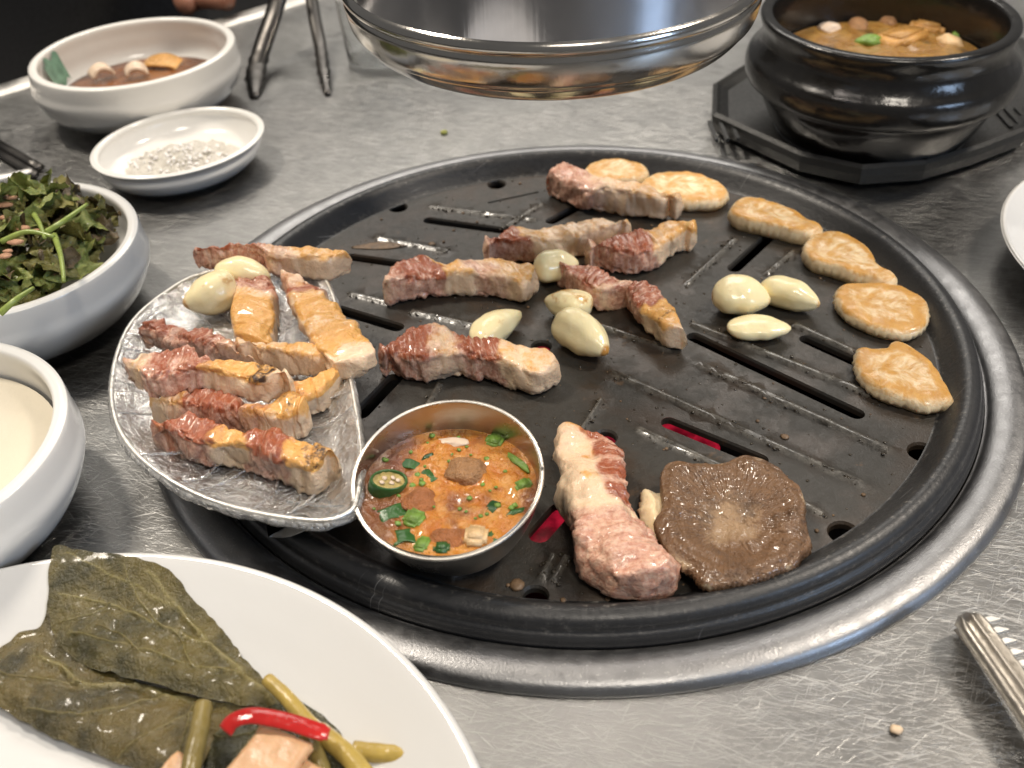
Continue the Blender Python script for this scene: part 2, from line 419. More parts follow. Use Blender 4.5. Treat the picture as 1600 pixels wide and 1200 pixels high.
M = dict(
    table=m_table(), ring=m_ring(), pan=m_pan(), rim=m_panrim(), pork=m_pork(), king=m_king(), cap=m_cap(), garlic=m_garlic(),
    white=m_porcelain('white_glaze'), white2=m_porcelain('white_glaze_speckled', stain=.5), plate=m_porcelain('white_melamine', (.66, .655, .64), .1),
    dish=m_steel('wrapped_dish_steel', (.74, .72, .69), .40), cup=m_steel('steel_cup', (.50, .47, .42), .30, 0, (300, 300, 900)),
    chrome=m_steel('hood_chrome', (.52, .52, .55), .13, 0, (500, 500, 6), .00004), skirt=m_steel('hood_skirt_steel', (.52, .50, .47), .17, 0, (500, 500, 300), .00005),
    tongs=m_steel('worn_tongs_steel', (.40, .37, .33), .46, 0, (300, 300, 300), .0003), dtongs=m_steel('dark_tongs_steel', (.10, .095, .09), .34),
    edge=m_steel('bright_edge_steel', (.78, .76, .72), .45, 0, (400, 400, 400), .0006),
    film=m_film(), ember=m_ember(),
    pit=m_plain('sooty_burner', (.012, .011, .010), .7), pot=m_plain('black_glazed_stoneware', (.010, .0095, .009), .20, 0, .1, 40, .0003),
    trivet=m_plain('black_plastic_tray', (.017, .017, .016), .42, 0, .1, 200, .0003),
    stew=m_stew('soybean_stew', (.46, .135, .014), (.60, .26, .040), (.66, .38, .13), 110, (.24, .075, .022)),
    stew2=m_stew('pot_stew', (.24, .11, .02), (.38, .21, .05), (.34, .22, .08), 80, (.07, .04, .012)),
    soy=m_stew('soy_sauce', (.09, .026, .008), (.24, .085, .022), (.36, .16, .05), 40, (.07, .02, .008)),
    broth=m_plain('cloudy_broth', (.70, .64, .52), .06, 0, .03, 30, .0004),
    chili=m_plain('green_chili_skin', (.035, .105, .026), .18, 0, .25, 150, .0003), scal=m_plain('scallion_green', (.17, .29, .05), .22, 0, .35, 300, .0004),
    dchili=m_plain('dark_green_chili', (.02, .065, .02), .2, 0, .2, 200), chiliflesh=m_plain('chili_flesh_seeds', (.50, .38, .14), .3, 0, .3, 500, .0008),
    radish=m_plain('pale_radish', (.72, .50, .27), .25, 0, .15, 220, .0004), onion=m_plain('onion_flesh', (.70, .55, .42), .2, 0, .15, 150, .0003),
    lump=m_plain('soft_tofu_lump', (.38, .20, .09), .3, 0, .3, 300, .0012), paste=m_plain('bean_paste_lump', (.40, .15, .055), .2, 0, .3, 320, .0014),
    tofu=m_plain('stew_tofu', (.56, .30, .09), .25, 0, .25, 140, .0008),
    perilla=m_leaf('pickled_leaf_olive', (.032, .029, .008), (.122, .095, .026), (.23, .195, .075), .30, .0011),
    perilla_b=m_leaf('pickled_leaf_brown', (.033, .028, .009), (.126, .094, .028), (.22, .185, .075), .30, .0011),
    perilla_d=m_leaf('pickled_leaf_dark', (.018, .020, .008), (.06, .055, .02), (.14, .125, .05), .25, .0009),
    stem=m_plain('olive_pickled_stem', (.19, .145, .045), .22, 0, .3, 120, .0003), stem_y=m_plain('yellow_pickled_stem', (.42, .30, .075), .22, 0, .25, 120, .0003),
    redpep=m_plain('red_pepper_skin', (.42, .018, .016), .14, 0, .25, 100, .0002), slice=m_plain('pickled_radish_slice', (.58, .35, .19), .36, 0, .16, 90, .0003, sss=.2, ssss=.003),
    saladg=m_leaf('salad_green_leaf', (.13, .17, .032), (.38, .40, .12), (.33, .40, .13), .3, .0006, .1, 500),
    salado=m_leaf('salad_olive_leaf', (.12, .115, .028), (.32, .29, .09), (.25, .25, .09), .3, .0006, .08, 500),
    saladp=m_leaf('salad_purple_leaf', (.06, .045, .025), (.17, .12, .06), (.12, .11, .05), .3, .0006, .05, 500),
    saladstem=m_plain('salad_stem', (.30, .38, .09), .3, 0, .2, 200), crumb=m_plain('pink_crumb', (.62, .34, .20), .5, 0, .3, 300, .001),
    salt=m_plain('coarse_salt', (.86, .79, .71), .4, 0, .12, 500, .0015), crystal=m_plain('salt_crystal', (.86, .78, .72), .3, 0, .2, 250),
    burnt=m_plain('burnt_crumb', (.16, .10, .055), .5, 0, .5, 400), grease=m_plain('grease_drop', (.05, .04, .028), .06, 0, .1, 100, trans=.0),
    black=m_plain('black_cloth', (.008, .008, .009), .9, 0, .2, 300), skin=m_plain('skin', (.36, .16, .10), .5, 0, .1, 60, .0003, sss=.15, ssss=.006),
    floor=m_plain('dark_floor', (.020, .019, .018), .6, 0, .2, 12), green=m_plain('green_crumb', (.35, .36, .08), .5, 0, .2, 500),
    cream=m_plain('beige_crumb', (.66, .50, .34), .6, 0, .2, 500), stone=m_plain('charcoal_lump', (.02, .018, .017), .9, 0, .3, 200, .002),
)
def m_glass():
    b = NB('clear_cup_glass')
    return b.set(col=(.97, .98, .98), rough=.06, trans=1., ior=1.3, normal=b.bump(b.noise(200, 3), .0004))
M['glass'] = m_glass()

# ================================================================== SETTING
PC = Vector((.0302, .3805, 0))                       # centre of the grill
def cdt(outline, holes, extra_pts=(), segs=(), keep=None):
    """triangulated sheet with holes: returns 2-D verts and faces"""
    V, E = [], []
    def loop(l):
        o = len(V); V.extend(Vector((p[0], p[1])) for p in l); E.extend((o + i, o + (i + 1) % len(l)) for i in range(len(l)))
    loop(outline)
    for h in holes: loop(h)
    for a, c in segs:
        o = len(V); V.append(Vector(a)); V.append(Vector(c)); E.append((o, o + 1))
    V.extend(Vector((p[0], p[1])) for p in extra_pts)
    r = delaunay_2d_cdt(V, E, [], 0, 1e-7)
    v2, f2 = r[0], r[2]
    out = []
    for f in f2:
        c = sum((v2[i] for i in f), Vector((0, 0))) / len(f)
        if not inside(c, outline) or any(inside(c, h) for h in holes): continue
        out.append(tuple(f))
    return v2, out
circ = lambda r, n=96, c=(0, 0): [(c[0] + r * math.cos(2 * PI * k / n), c[1] + r * math.sin(2 * PI * k / n)) for k in range(n)]

# table: steel top with a round opening for the burner, bright rolled far edge
e0, e1 = at(0, 150), at(354, 42)
ed = (e1 - e0).normalized(); en = Vector((-ed.y, ed.x, 0))
p0, p1 = e0 - ed * .5, e1 + ed * .85
side = Vector((ed.y, -ed.x, 0))
outl = [p0, p0 + side * 1.3, p1 + side * 1.3, p1]
tb = thing('dining_table', 'scratched stainless steel dining table carrying the grill and all the dishes', 'table', (0, 0, -.75))
v2, f2 = cdt([(p.x, p.y) for p in outl], [circ(.1655, 128, (PC.x, PC.y))])
part('tabletop', [(v.x, v.y, 0) for v in v2], f2, M['table'], tb, None, False, (0, 0, -.75))
prof = [(0, 0.0), (.001, .0012), (.004, .002), (.014, .002), (.018, 0), (.020, -.006), (.020, -.03)]
V, F = [], []
for q, p in enumerate((p0, p1)):
    for d, z in prof: V.append(p + en * d + Vector((0, 0, z)))
n = len(prof)
for i in range(n - 1): F.append((i, i + 1, n + i + 1, n + i))
part('edge_strip', V, F, M['edge'], tb, None, True, (0, 0, -.75))
V, F = box(-.05, .05, -.05, .05, 0, .70)
put('table_leg', mesh('table_leg', V, F, M['pit'], None, False), tb, (-.25, .2, 0))

fl = solo('floor', 'dark restaurant floor below the table', None, *((lambda s: ([(-s, -s, -.755), (s, -s, -.755), (s, s, -.755), (-s, s, -.755)], [(0, 1, 2, 3)]))(6)), M['floor'], None, None, False, 'structure')
del fl['label']; fl['label'] = 'dark floor beyond the table edge'

# burner pit below the grill
bt = thing('burner', 'sooty charcoal burner sunk in the table below the grill pan', 'burner', (PC.x, PC.y, -.06))
V, F = lathe([(.1652, -.0005), (.1652, -.05), (.150, -.058), (0.001, -.058)], 96)
part('burner_bowl', V, F, M['pit'], bt, None, True, (0, 0, -.06))

def lump(c, r, seed, mat, name, flat=.6, sub=2):
    bm = bmesh.new(); bmesh.ops.create_icosphere(bm, subdivisions=sub, radius=r)
    for v in bm.verts:
        d = 1 + .35 * nz(v.co * (1.2 / r) + Vector((seed, 0, 0)), 1)
        v.co = Vector((v.co.x * d, v.co.y * d, v.co.z * d * flat))
    V = [v.co.copy() for v in bm.verts]; F = [tuple(x.index for x in f.verts) for f in bm.faces]; bm.free()
    return [v + Vector(c) for v in V], F
for i, (px, py, r) in enumerate([(1062, 668, .012), (1096, 682, .008), (951, 678, .007), (850, 541, .007), (856, 826, .016), (1012, 806, .007), (800, 612, .010)]):
    p = at(px, py, -.014)
    V, F = lump((p.x, p.y, -.018), r, i * 3.1, None, '', .5)
    names = ['glowing charcoal under the short slot above the brown mushroom', 'small glowing charcoal at the right end of the short slot', 'glowing charcoal under the round hole at the tip of the large pork piece',
             'glowing charcoal under the round hole by the middle garlic', 'glowing charcoal under the slot right of the stew cup', 'small glowing charcoal between large pork piece and brown mushroom', 'glowing charcoal hidden under the front pork strip']
    solo('charcoal', names[i], 'charcoal', V, F, M['ember'], 'glowing charcoals in the burner')

# steel ring round the pan
rg = thing('grill_ring', 'dull domed steel ring surrounding the black grill pan', 'ring', (PC.x, PC.y, 0))
pr = smooth_prof([(.1680, .0012), (.1690, .0016), (.1704, .0032), (.1730, .0047), (.1770, .0056), (.1810, .0052), (.1838, .0040), (.1853, .0018), (.1855, .0003)], 5)
V, F = lathe(pr, 192); part('domed_ring', V, F, M['ring'], rg)
V, F = lathe([(.1854, .0003), (.1672, .0003), (.1680, .0015)], 192); part('under_lip', V, F, M['pit'], rg)

# ------------------------------------------------------------------ grill pan
ZF = .0035                                            # cooking surface
pn = thing('grill_pan', 'round black cast grill pan with slots, ridges and drain holes', 'grill pan', (PC.x, PC.y, 0))
pr = smooth_prof([(.1500, ZF), (.1512, ZF + .0006), (.1545, ZF + .0042), (.1572, .0108), (.1592, .0122), (.1615, .0124), (.1640, .0112), (.1652, .0092), (.1655, .0070), (.1668, .0056), (.1674, .0032), (.1674, .0008), (.1660, -.002)], 5)
V, F = lathe(pr, 192)
wear = []
for v in V:
    r = math.hypot(v[0], v[1])
    wear.append(max(math.exp(-((r - .1592) / .0013) ** 2), .7 * math.exp(-((r - .151) / .0016) ** 2), .45 * math.exp(-((r - .1655) / .0008) ** 2)))
part('rim', V, F, M['rim'], pn, dict(wear=wear))

def fl2(px, py):
    p = at(px, py, ZF) - PC; return np.array((p.x, p.y))
def capsule(a, b, w, n=7):
    d = b - a; L = np.linalg.norm(d); d = d / L; s = np.array((-d[1], d[0])); o = []
    a = a + d * w / 2; b = b - d * w / 2
    for c, sg in ((b, 1), (a, -1)):
        for k in range(n + 1):
            t = -PI / 2 + PI * k / n
            o.append(c + sg * d * math.cos(t) * w / 2 + sg * s * math.sin(t) * w / 2)
    return o
slots = [((1075, 522), (1350, 652), .0056), ((1250, 526), (1400, 594), .0050), ((1034, 656), (1200, 724), .0058),
         ((662, 343), (800, 362), .0052), ((540, 400), (650, 416), .0052), ((520, 481), (630, 514), .0056), ((762, 317), (842, 300), .0012),
         ((1142, 424), (1205, 366), .0056), ((855, 349), (922, 313), .0052), ((556, 654), (622, 585), .0062), ((833, 846), (884, 788), .0070),
         ((985, 250), (1040, 250), .0050), ((1290, 372), (1340, 420), .005), ((985, 905), (1180, 925), .004)]
slots = slots[:11]
holes2 = [((622, 324), .0046), ((776, 288), .0046), ((1441, 706), .0050), ((1318, 832), .0050), ((836, 931), .0042), ((946, 683), .0042), ((846, 541), .0040), ((1180, 262), .0046), ((455, 440), .0046)]
loops = []
for a, b, w_ in slots: loops.append((capsule(fl2(*a), fl2(*b), w_ + (.0012 if w_ > .002 else .0003)), capsule(fl2(*a), fl2(*b), w_) if w_ > .002 else capsule(fl2(*a), fl2(*b), w_)))
for c, r in holes2:
    q = fl2(*c); loops.append((circ(r + .0007, 20, q), circ(r, 20, q)))
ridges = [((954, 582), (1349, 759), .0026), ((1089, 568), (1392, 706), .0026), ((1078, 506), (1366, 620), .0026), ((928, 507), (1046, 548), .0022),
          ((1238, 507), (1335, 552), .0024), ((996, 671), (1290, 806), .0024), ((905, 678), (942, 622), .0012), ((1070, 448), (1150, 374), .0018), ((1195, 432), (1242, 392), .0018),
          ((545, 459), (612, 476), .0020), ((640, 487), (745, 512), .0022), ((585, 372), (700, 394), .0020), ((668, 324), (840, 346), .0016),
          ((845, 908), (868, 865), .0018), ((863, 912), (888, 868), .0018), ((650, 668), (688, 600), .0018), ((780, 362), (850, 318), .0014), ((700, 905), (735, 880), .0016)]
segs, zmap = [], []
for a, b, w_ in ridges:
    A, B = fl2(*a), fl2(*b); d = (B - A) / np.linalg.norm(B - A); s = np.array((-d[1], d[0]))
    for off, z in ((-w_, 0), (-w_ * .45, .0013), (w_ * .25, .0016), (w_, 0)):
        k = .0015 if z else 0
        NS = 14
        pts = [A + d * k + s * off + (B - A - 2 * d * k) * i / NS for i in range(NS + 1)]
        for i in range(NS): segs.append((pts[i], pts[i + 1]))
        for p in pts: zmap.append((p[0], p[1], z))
extra = []
for i in range(-26, 27):
    for j in range(-26, 27):
        x, y = i * .0057 + random.uniform(-.001, .001), j * .0057 + random.uniform(-.001, .001)
        if math.hypot(x, y) < .146: extra.append((x, y))
v2, f2 = cdt(circ(.1501, 192), [l[0] for l in loops], extra, segs)
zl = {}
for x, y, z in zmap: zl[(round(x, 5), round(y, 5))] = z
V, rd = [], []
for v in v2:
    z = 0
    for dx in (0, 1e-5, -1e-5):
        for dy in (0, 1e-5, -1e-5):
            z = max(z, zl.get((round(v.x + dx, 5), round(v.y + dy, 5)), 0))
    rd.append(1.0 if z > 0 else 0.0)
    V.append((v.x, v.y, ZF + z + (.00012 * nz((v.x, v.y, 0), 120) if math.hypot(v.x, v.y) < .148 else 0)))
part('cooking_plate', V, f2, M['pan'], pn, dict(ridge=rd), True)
for big, small in loops:
    Vs, Fs = [], []; n = len(big)
    for L, z in ((big, ZF), (small, ZF - .0010), (small, ZF - .0032)):
        Vs += [(p[0], p[1], z) for p in L]
    for q in range(2):
        for k in range(n): Fs.append((q * n + k, q * n + (k + 1) % n, (q + 1) * n + (k + 1) % n, (q + 1) * n + k))
    part('drain_hole' if n == 20 else 'slot', Vs, Fs, M['pan'], pn, dict(ridge=[0] * len(Vs)), False)

# ================================================================== FOOD BUILDERS
def meat(label, back, front, base, h, bands, N=110, Mv=56, seed=0., e=.42, rough=1.0, vf=None, group='pork belly strips cooking on the grill', sidewise=False, mid=None):
    """strip lofted between its far upper edge and its near lower edge; bands = (u, lean, sear, char)"""
    B = curve_open([tuple(at(p[0], p[1], base + (h if not sidewise else h * .75))) for p in back], N)
    Fr = curve_open([tuple(at(p[0], p[1], base if not sidewise else base + h * .25)) for p in front], N)
    V, F, le, se, ch, gu, gv = [], [], [], [], [], [], []
    us = [b_[0] for b_ in bands]; LEN = float(np.linalg.norm(np.diff(B, axis=0), axis=1).sum()) * 1000
    for i in range(N):
        u = i / (N - 1)
        b_, f_ = Vector(B[i]), Vector(Fr[i]); b_.z = f_.z = base
        c = (b_ + f_) / 2; wv = (b_ - f_); wd = wv.length; wv.normalize()
        tp = min(1, i / 4, (N - 1 - i) / 4); end = math.sqrt(max(.0, 1 - (1 - tp) ** 2)); end = .62 + .38 * end if tp < 1 else 1
        hh = h * (1 + .10 * nz((u * 5, seed, 1), 1)) * (.80 + .20 * end)
        for k in range(Mv):
            a = 2 * PI * k / Mv; ca, sa = math.cos(a), math.sin(a)
            y = math.copysign(abs(ca) ** e, ca) * wd / 2 * end
            z = hh / 2 * (1 + math.copysign(abs(sa) ** e, sa))
            p = c + wv * y; p = Vector((p.x, p.y, base + z))
            uu = u + .085 * nz(p * 110 + Vector((seed, 3, 0)), 1) + .03 * nz(p * 330, 1)
            ln = float(np.interp(uu, us, [q[1] for q in bands])); sr = 1.25 * float(np.interp(uu, us, [q[2] for q in bands])); cr = float(np.interp(uu, us, [q[3] for q in bands]))
            if vf:
                dl, ds, dc = vf(u, y / (wd / 2 + 1e-6), z / hh); ln += dl; sr += ds; cr += dc
            topness = sst(.55, .98, z / hh)
            out = (wv * ca + Vector((0, 0, sa))).normalized()
            d = .0019 * rough * fbm(p + Vector((seed, 0, 0)), 95, 3) + .0008 * rough * (.35 + ln) * fbm(p + Vector((0, seed, 0)), 380, 4)
            d += (.0040 * fbm(p + Vector((0, seed, 0)), 58, 2) if sidewise and e > .5 else 0)
            d += (-.0003 if e > .5 else -.0009) * rough * max(0, 1 - abs(fbm((u * 4.5 + .3 * fbm(p, 150, 2), seed, z * 40), 1, 2)) * 9)            # seams between the layers
            d -= .0011 * min(1, ln) * rough * max(0, 1 - abs(fbm(p + Vector((seed, seed, 0)), 80, 3)) * 7)
            if z < h * .3: d += .0010 * (1 - z / (h * .3)) * max(0, fbm((u * LEN * .55, seed, a), 1, 2)) * rough
            V.append(p + out * d)
            le.append(ln); ch.append(cr * topness * 1.0); gu.append(u * LEN + seed * 50); gv.append((y + z) * 1000)
            se.append(sr * (.05 + .95 * topness) - .22 * (1 - topness))
    for i in range(N - 1):
        for k in range(Mv):
            a, b_ = i * Mv + k, i * Mv + (k + 1) % Mv
            F.append((a, a + Mv, b_ + Mv, b_))
    for end_i, flip in ((0, False), (N - 1, True)):
        ring = list(range(end_i * Mv, end_i * Mv + Mv)); last = ring
        cc = sum((V[j] for j in ring), Vector()) / Mv
        bul = (cc - sum((V[j] for j in range((end_i + (3 if not flip else -3)) * Mv, (end_i + (3 if not flip else -3)) * Mv + Mv)), Vector()) / Mv).normalized()
        for s_, bo in ((.72, .0010), (.36, .0016)):
            new = []
            for j in ring:
                v = cc + (V[j] - cc) * s_ + bul * bo
                v += bul * (.0011 * fbm(v + Vector((seed, 0, 0)), 300, 3))
                new.append(len(V)); V.append(v); le.append(le[j]); se.append(se[j] * .6); ch.append(ch[j] * .3); gu.append((v - cc).z * 1000); gv.append(gv[j] * s_)
            for k in range(Mv):
                q = (last[k], last[(k + 1) % Mv], new[(k + 1) % Mv], new[k])
                F.append(q if not flip else q[::-1])
            last = new
        F.append(tuple(last) if not flip else tuple(reversed(last)))
    return solo('pork_belly_strip', label, 'grilled pork', V, F, M['pork'], group, dict(lean=le, sear=se, char=ch, gu=gu, gv=gv))

def slab(name, label, cat, outline, zt, zb, mat, hfun, n=96, rings=16, side=6, bulge=.0012, group=None, inset=.0, attrf=None, wob=.0008, seed=0.):
    """solid piece: top given by its outline at height zt, sides down to zb"""
    P = curve_closed([tuple(at(x, y, zt))[:2] for x, y in outline], n)
    P = np.array([q + wob * 1.1 * np.array((nz((q[0] * 170, q[1] * 170, seed + 3), 1), nz((q[0] * 170, q[1] * 170, seed + 8), 1))) for q in P])
    c = P.mean(0); V, F = [], []; at1, at2 = [], []
    V.append(Vector((c[0], c[1], zt + hfun(0, 0, c)))); x = attrf(0, 0, V[0]); at1.append(x[0]); at2.append(x[1])
    for q in range(1, rings + 1):
        s = q / rings
        for k in range(n):
            ang = 2 * PI * k / n
            p = c + (P[k] - c) * s; z = zt + hfun(s, ang, p)
            v = Vector((p[0], p[1], z)); v.z += wob * fbm(v + Vector((seed, 0, 0)), 150, 3)
            V.append(v); x = attrf(s, ang, v); at1.append(x[0]); at2.append(x[1])
    for k in range(n): F.append((0, 1 + k, 1 + (k + 1) % n))
    for q in range(1, side + 1):
        t = q / side
        for k in range(n):
            ang = 2 * PI * k / n
            d = P[k] - c; L = np.linalg.norm(d); d = d / L
            off = bulge * math.sin(min(1, t * 1.05) * PI) * 1.4 - inset * t + .0005 * math.sin(k * 2.3 + seed) * math.sin(t * PI) + wob * .9 * nz((P[k][0] * 200, P[k][1] * 200, t * .8 + seed), 1) * min(1, t * 3)
            z0 = V[1 + (rings - 1) * n + k].z
            p = P[k] + d * off
            V.append(Vector((p[0], p[1], z0 * (1 - t) + zb * t))); x = attrf(1 + t, ang, V[-1]); at1.append(x[0]); at2.append(x[1])
    for q in range(rings + side - 1):
        for k in range(n):
            a, b_ = 1 + q * n + k, 1 + q * n + (k + 1) % n
            F.append((a, a + n, b_ + n, b_))
    F.append(tuple(reversed(range(1 + (rings + side - 1) * n, 1 + (rings + side) * n))))
    return V, F, at1, at2

def garlic(label, a, b, wmm, hmm, base, group, sear=.0, seed=0., blunt=.55, flat=False, tipsear=.0, N=40, Mv=32):
    A, B = at(a[0], a[1], base + hmm * .0005), at(b[0], b[1], base + hmm * .0005)
    A.z = B.z = base; ax = B - A; L = ax.length; ax.normalize(); sd = Vector((-ax.y, ax.x, 0))
    V, F, se = [], [], []
    for i in range(N + 1):
        t = i / N
        tt = t ** (blunt + .22); prof = max(.03, 1 - abs(2 * tt - 1) ** 2.3) ** .56
        prof *= 1 - .16 * sst(.55, 1, t)
        bend = .0016 * math.sin(PI * t)
        for k in range(Mv):
            an = 2 * PI * k / Mv; ca, sa = math.cos(an), math.sin(an)
            y = ca * wmm * .00044 * prof; z = sa * hmm * .0005 * prof
            if flat and sa > .15: z = hmm * .0005 * prof * (.15 + (sa - .15) * .35)
            # one flattened facet as a clove has
            fc = 1 + .055 * math.cos(3 * an + seed * 2) + .02 * math.cos(7 * an + seed)
            y *= fc; z *= fc
            p = A + ax * (L * t) + sd * (y + bend) + Vector((0, 0, hmm * .0005 * (1 - .12 * t) + z))
            p += Vector((ca * sd.x, ca * sd.y, sa)) * (.0005 * fbm(p + Vector((seed, 0, 0)), 130, 2))
            V.append(p); se.append((sear + .22) * (.35 + .65 * nz(p * 160 + Vector((seed, 1, 0)), 1) + (.35 if z > hmm * .0003 else 0)) + max(tipsear, .55) * sst(.90, 1, t) + .5 * sst(.05, 0, t))
    for i in range(N):
        for k in range(Mv):
            q = i * Mv + k; r_ = i * Mv + (k + 1) % Mv
            F.append((q, r_, r_ + Mv, q + Mv))
    F.append(tuple(range(Mv - 1, -1, -1))); F.append(tuple(range(N * Mv, N * Mv + Mv)))
    return solo('garlic_clove', label, 'garlic clove', V, F, M['garlic'], group, dict(sear=se))

# ================================================================== ON THE GRILL
ZB = ZF + .0006
meat('pork strip directly behind the stew cup, dark red left end, pale right end',
     [(600, 552), (625, 520), (655, 504), (705, 511), (745, 528), (790, 526), (835, 538), (868, 552)],
     [(596, 577), (625, 592), (665, 602), (715, 592), (750, 598), (790, 607), (838, 622), (872, 606)], ZB, .0145,
     [(0, .8, .3, 0), (.06, .9, .7, 0), (.25, .95, .75, 0), (.33, .45, .35, 0), (.42, .35, .25, 0), (.48, .8, .5, 0), (.56, 1, .95, .1), (.64, .9, .7, 0), (.70, .15, .25, 0), (.85, .0, .35, 0), (1, .05, .3, 0)], seed=1.3)
meat('pork strip left of pan centre with a dark red lump and squared fat end',
     [(600, 428), (622, 405), (655, 392), (690, 405), (722, 400), (762, 399), (800, 402), (833, 410)],
     [(606, 480), (640, 474), (680, 469), (720, 465), (760, 467), (798, 474), (822, 480), (839, 456)], ZB, .0150,
     [(0, .5, .1, 0), (.10, .7, .3, 0), (.16, .95, .85, 0), (.34, 1, .95, 0), (.38, .2, .4, 0), (.5, .1, .5, 0), (.56, .6, .2, 0), (.68, .5, .25, 0), (.75, .1, .5, 0), (.9, 0, .5, 0), (1, 0, .45, 0)], seed=2.7)
meat('long pork strip behind the garlic near pan centre, red tip at its left',
     [(764, 385), (790, 357), (830, 351), (880, 349), (930, 342), (962, 339), (979, 346)],
     [(757, 402), (790, 410), (835, 412), (880, 408), (920, 400), (955, 388), (981, 374)], ZB, .0135,
     [(0, .6, .1, 0), (.08, .8, .8, 0), (.24, .95, .8, 0), (.30, .15, .4, 0), (.6, .1, .35, 0), (.75, .2, .25, 0), (1, .1, .3, 0)], seed=4.1)
meat('pork piece with brown lean left half and squared golden orange right end',
     [(922, 386), (955, 366), (985, 359), (1020, 347), (1050, 343), (1082, 356)],
     [(917, 408), (945, 424), (985, 432), (1020, 424), (1055, 402), (1085, 382)], ZB, .0140,
     [(0, .5, .1, 0), (.15, .85, .6, 0), (.45, 1, .7, 0), (.55, .7, .6, 0), (.62, .1, .5, 0), (.8, .1, .5, 0), (.92, 0, 1, 0), (1, 0, 1.1, 0)], seed=5.5)
meat('crooked pork strip bending down to the right between the two garlic groups',
     [(878, 414), (914, 407), (945, 424), (985, 437), (1020, 444), (1042, 465), (1060, 490), (1071, 512)],
     [(872, 440), (904, 472), (940, 487), (978, 482), (990, 508), (1014, 527), (1038, 547), (1063, 547)], ZB, .0125,
     [(0, .8, .4, 0), (.1, .95, .5, 0), (.32, .95, .55, 0), (.40, .4, .15, 0), (.47, .7, .2, 0), (.55, 1, .6, 0), (.68, .9, .5, 0), (.74, .1, .8, 0), (.86, .0, 1.0, .45), (.95, .1, .5, .1), (1, .1, .2, 0)], seed=6.2)
meat('farthest pork strip on the pan, pale pink, beside two golden mushroom slices',
     [(857, 264), (880, 249), (905, 260), (940, 273), (985, 281), (1030, 291), (1060, 309)],
     [(858, 308), (885, 322), (915, 335), (945, 333), (990, 340), (1030, 345), (1063, 332)], ZB, .0150,
     [(0, .75, .2, 0), (.2, .8, .3, 0), (.38, .6, .15, 0), (.48, .3, .05, 0), (.6, .25, .35, 0), (.85, .05, .4, 0), (1, .05, .5, 0)], seed=7.9)
def gvf(u, y, z):                                      # this piece: fat cap along its left side, lean clumps right and near
    l = sst(-.05, .35, y) * .6 if u < .56 else .42 * sst(.54, .66, u)
    spots = max(math.exp(-((u - .16) / .06) ** 2), math.exp(-((u - .33) / .05) ** 2), math.exp(-((u - .50) / .05) ** 2)) * sst(0, .35, y)
    gold = .9 * max(math.exp(-((u - .22) / .03) ** 2 - ((y + .15) / .2) ** 2), math.exp(-((u - .42) / .035) ** 2 - ((y + .2) / .2) ** 2))
    return l + .35 * spots, 1.3 * spots + gold + .6 * math.exp(-(u / .05) ** 2), .15 * spots
meat('large pale pork chunk with white fat left of the brown mushroom',
     [(948, 680), (966, 700), (975, 725), (980, 762), (1002, 800), (1038, 842), (1054, 872), (1048, 900)],
     [(880, 690), (873, 715), (874, 745), (880, 790), (890, 840), (908, 885), (930, 918), (962, 938)], ZB, .0165,
     [(0, .5, .2, 0), (.06, .3, .05, 0), (.55, .05, .0, 0), (.62, .3, 0, 0), (1, .35, 0, 0)], seed=9.4, rough=1.0, vf=gvf, sidewise=True, N=120, e=.58)

# king oyster mushroom slices
def king(label, outline, th, brown, seed):
    th *= .74; zt = ZB + th
    def hf(s, a, p):
        return -.0008 * s ** 4 + .0009 * mnoise.noise(Vector((p[0] * 110 + seed, p[1] * 110, 0))) * (1 - s * .3) - .0012 * (s > .97)
    def af(s, a, v):
        if s <= 1: return brown * (.66 + .50 * math.exp(-((s - .80) / .13) ** 2) + .16 * math.sin(s * 10 + seed + 2.2 * math.sin(a * 2 + seed))) * (1 - .5 * sst(.93, 1, s)) + .06, 0
        return -.35 + .25 * (s > 1.8), 0
    V, F, a1, a2 = slab('mushroom_slice', '', '', outline, zt, ZB - .0004, None, hf, attrf=af, seed=seed, bulge=.0007, inset=.0012, wob=.0006)
    solo('mushroom_slice', label, 'mushroom', V, F, M['king'], 'king oyster mushroom slices along the back rim', dict(brown=a1))
king('golden mushroom slice partly hidden behind the farthest pork strip', [(912, 262), (935, 248), (970, 245), (1003, 254), (1013, 266), (992, 277), (950, 278), (920, 272)], .008, .75, 1.)
king('oval golden mushroom slice at the back rim right of the farthest pork strip', [(1003, 279), (1030, 267), (1075, 265), (1115, 277), (1139, 295), (1125, 309), (1080, 312), (1040, 306), (1013, 292)], .0095, .7, 2.)
king('thick pale mushroom slice with a tall ridged side, third along the rim from the left', [(1145, 315), (1165, 304), (1205, 311), (1240, 323), (1265, 340), (1286, 352), (1262, 361), (1220, 352), (1178, 342), (1143, 330)], .0115, .78, 3.)
king('mushroom slice with a torn curled right tip touching the rim', [(1256, 382), (1273, 363), (1300, 357), (1335, 369), (1362, 390), (1374, 412), (1404, 430), (1388, 437), (1340, 424), (1302, 412), (1268, 402)], .0105, .72, 4.)
king('round mushroom slice browned deepest all over, second nearest along the right rim', [(1306, 456), (1320, 440), (1365, 439), (1410, 444), (1445, 464), (1453, 486), (1440, 511), (1400, 516), (1352, 502), (1318, 480)], .0085, .92, 5.)
king('nearest mushroom slice on the right rim, notched at its top edge and pointed right', [(1339, 541), (1362, 541), (1386, 540), (1395, 530), (1405, 528), (1428, 541), (1456, 561), (1476, 592), (1491, 622), (1456, 630), (1420, 623), (1375, 606), (1344, 580)], .0085, .85, 6.)

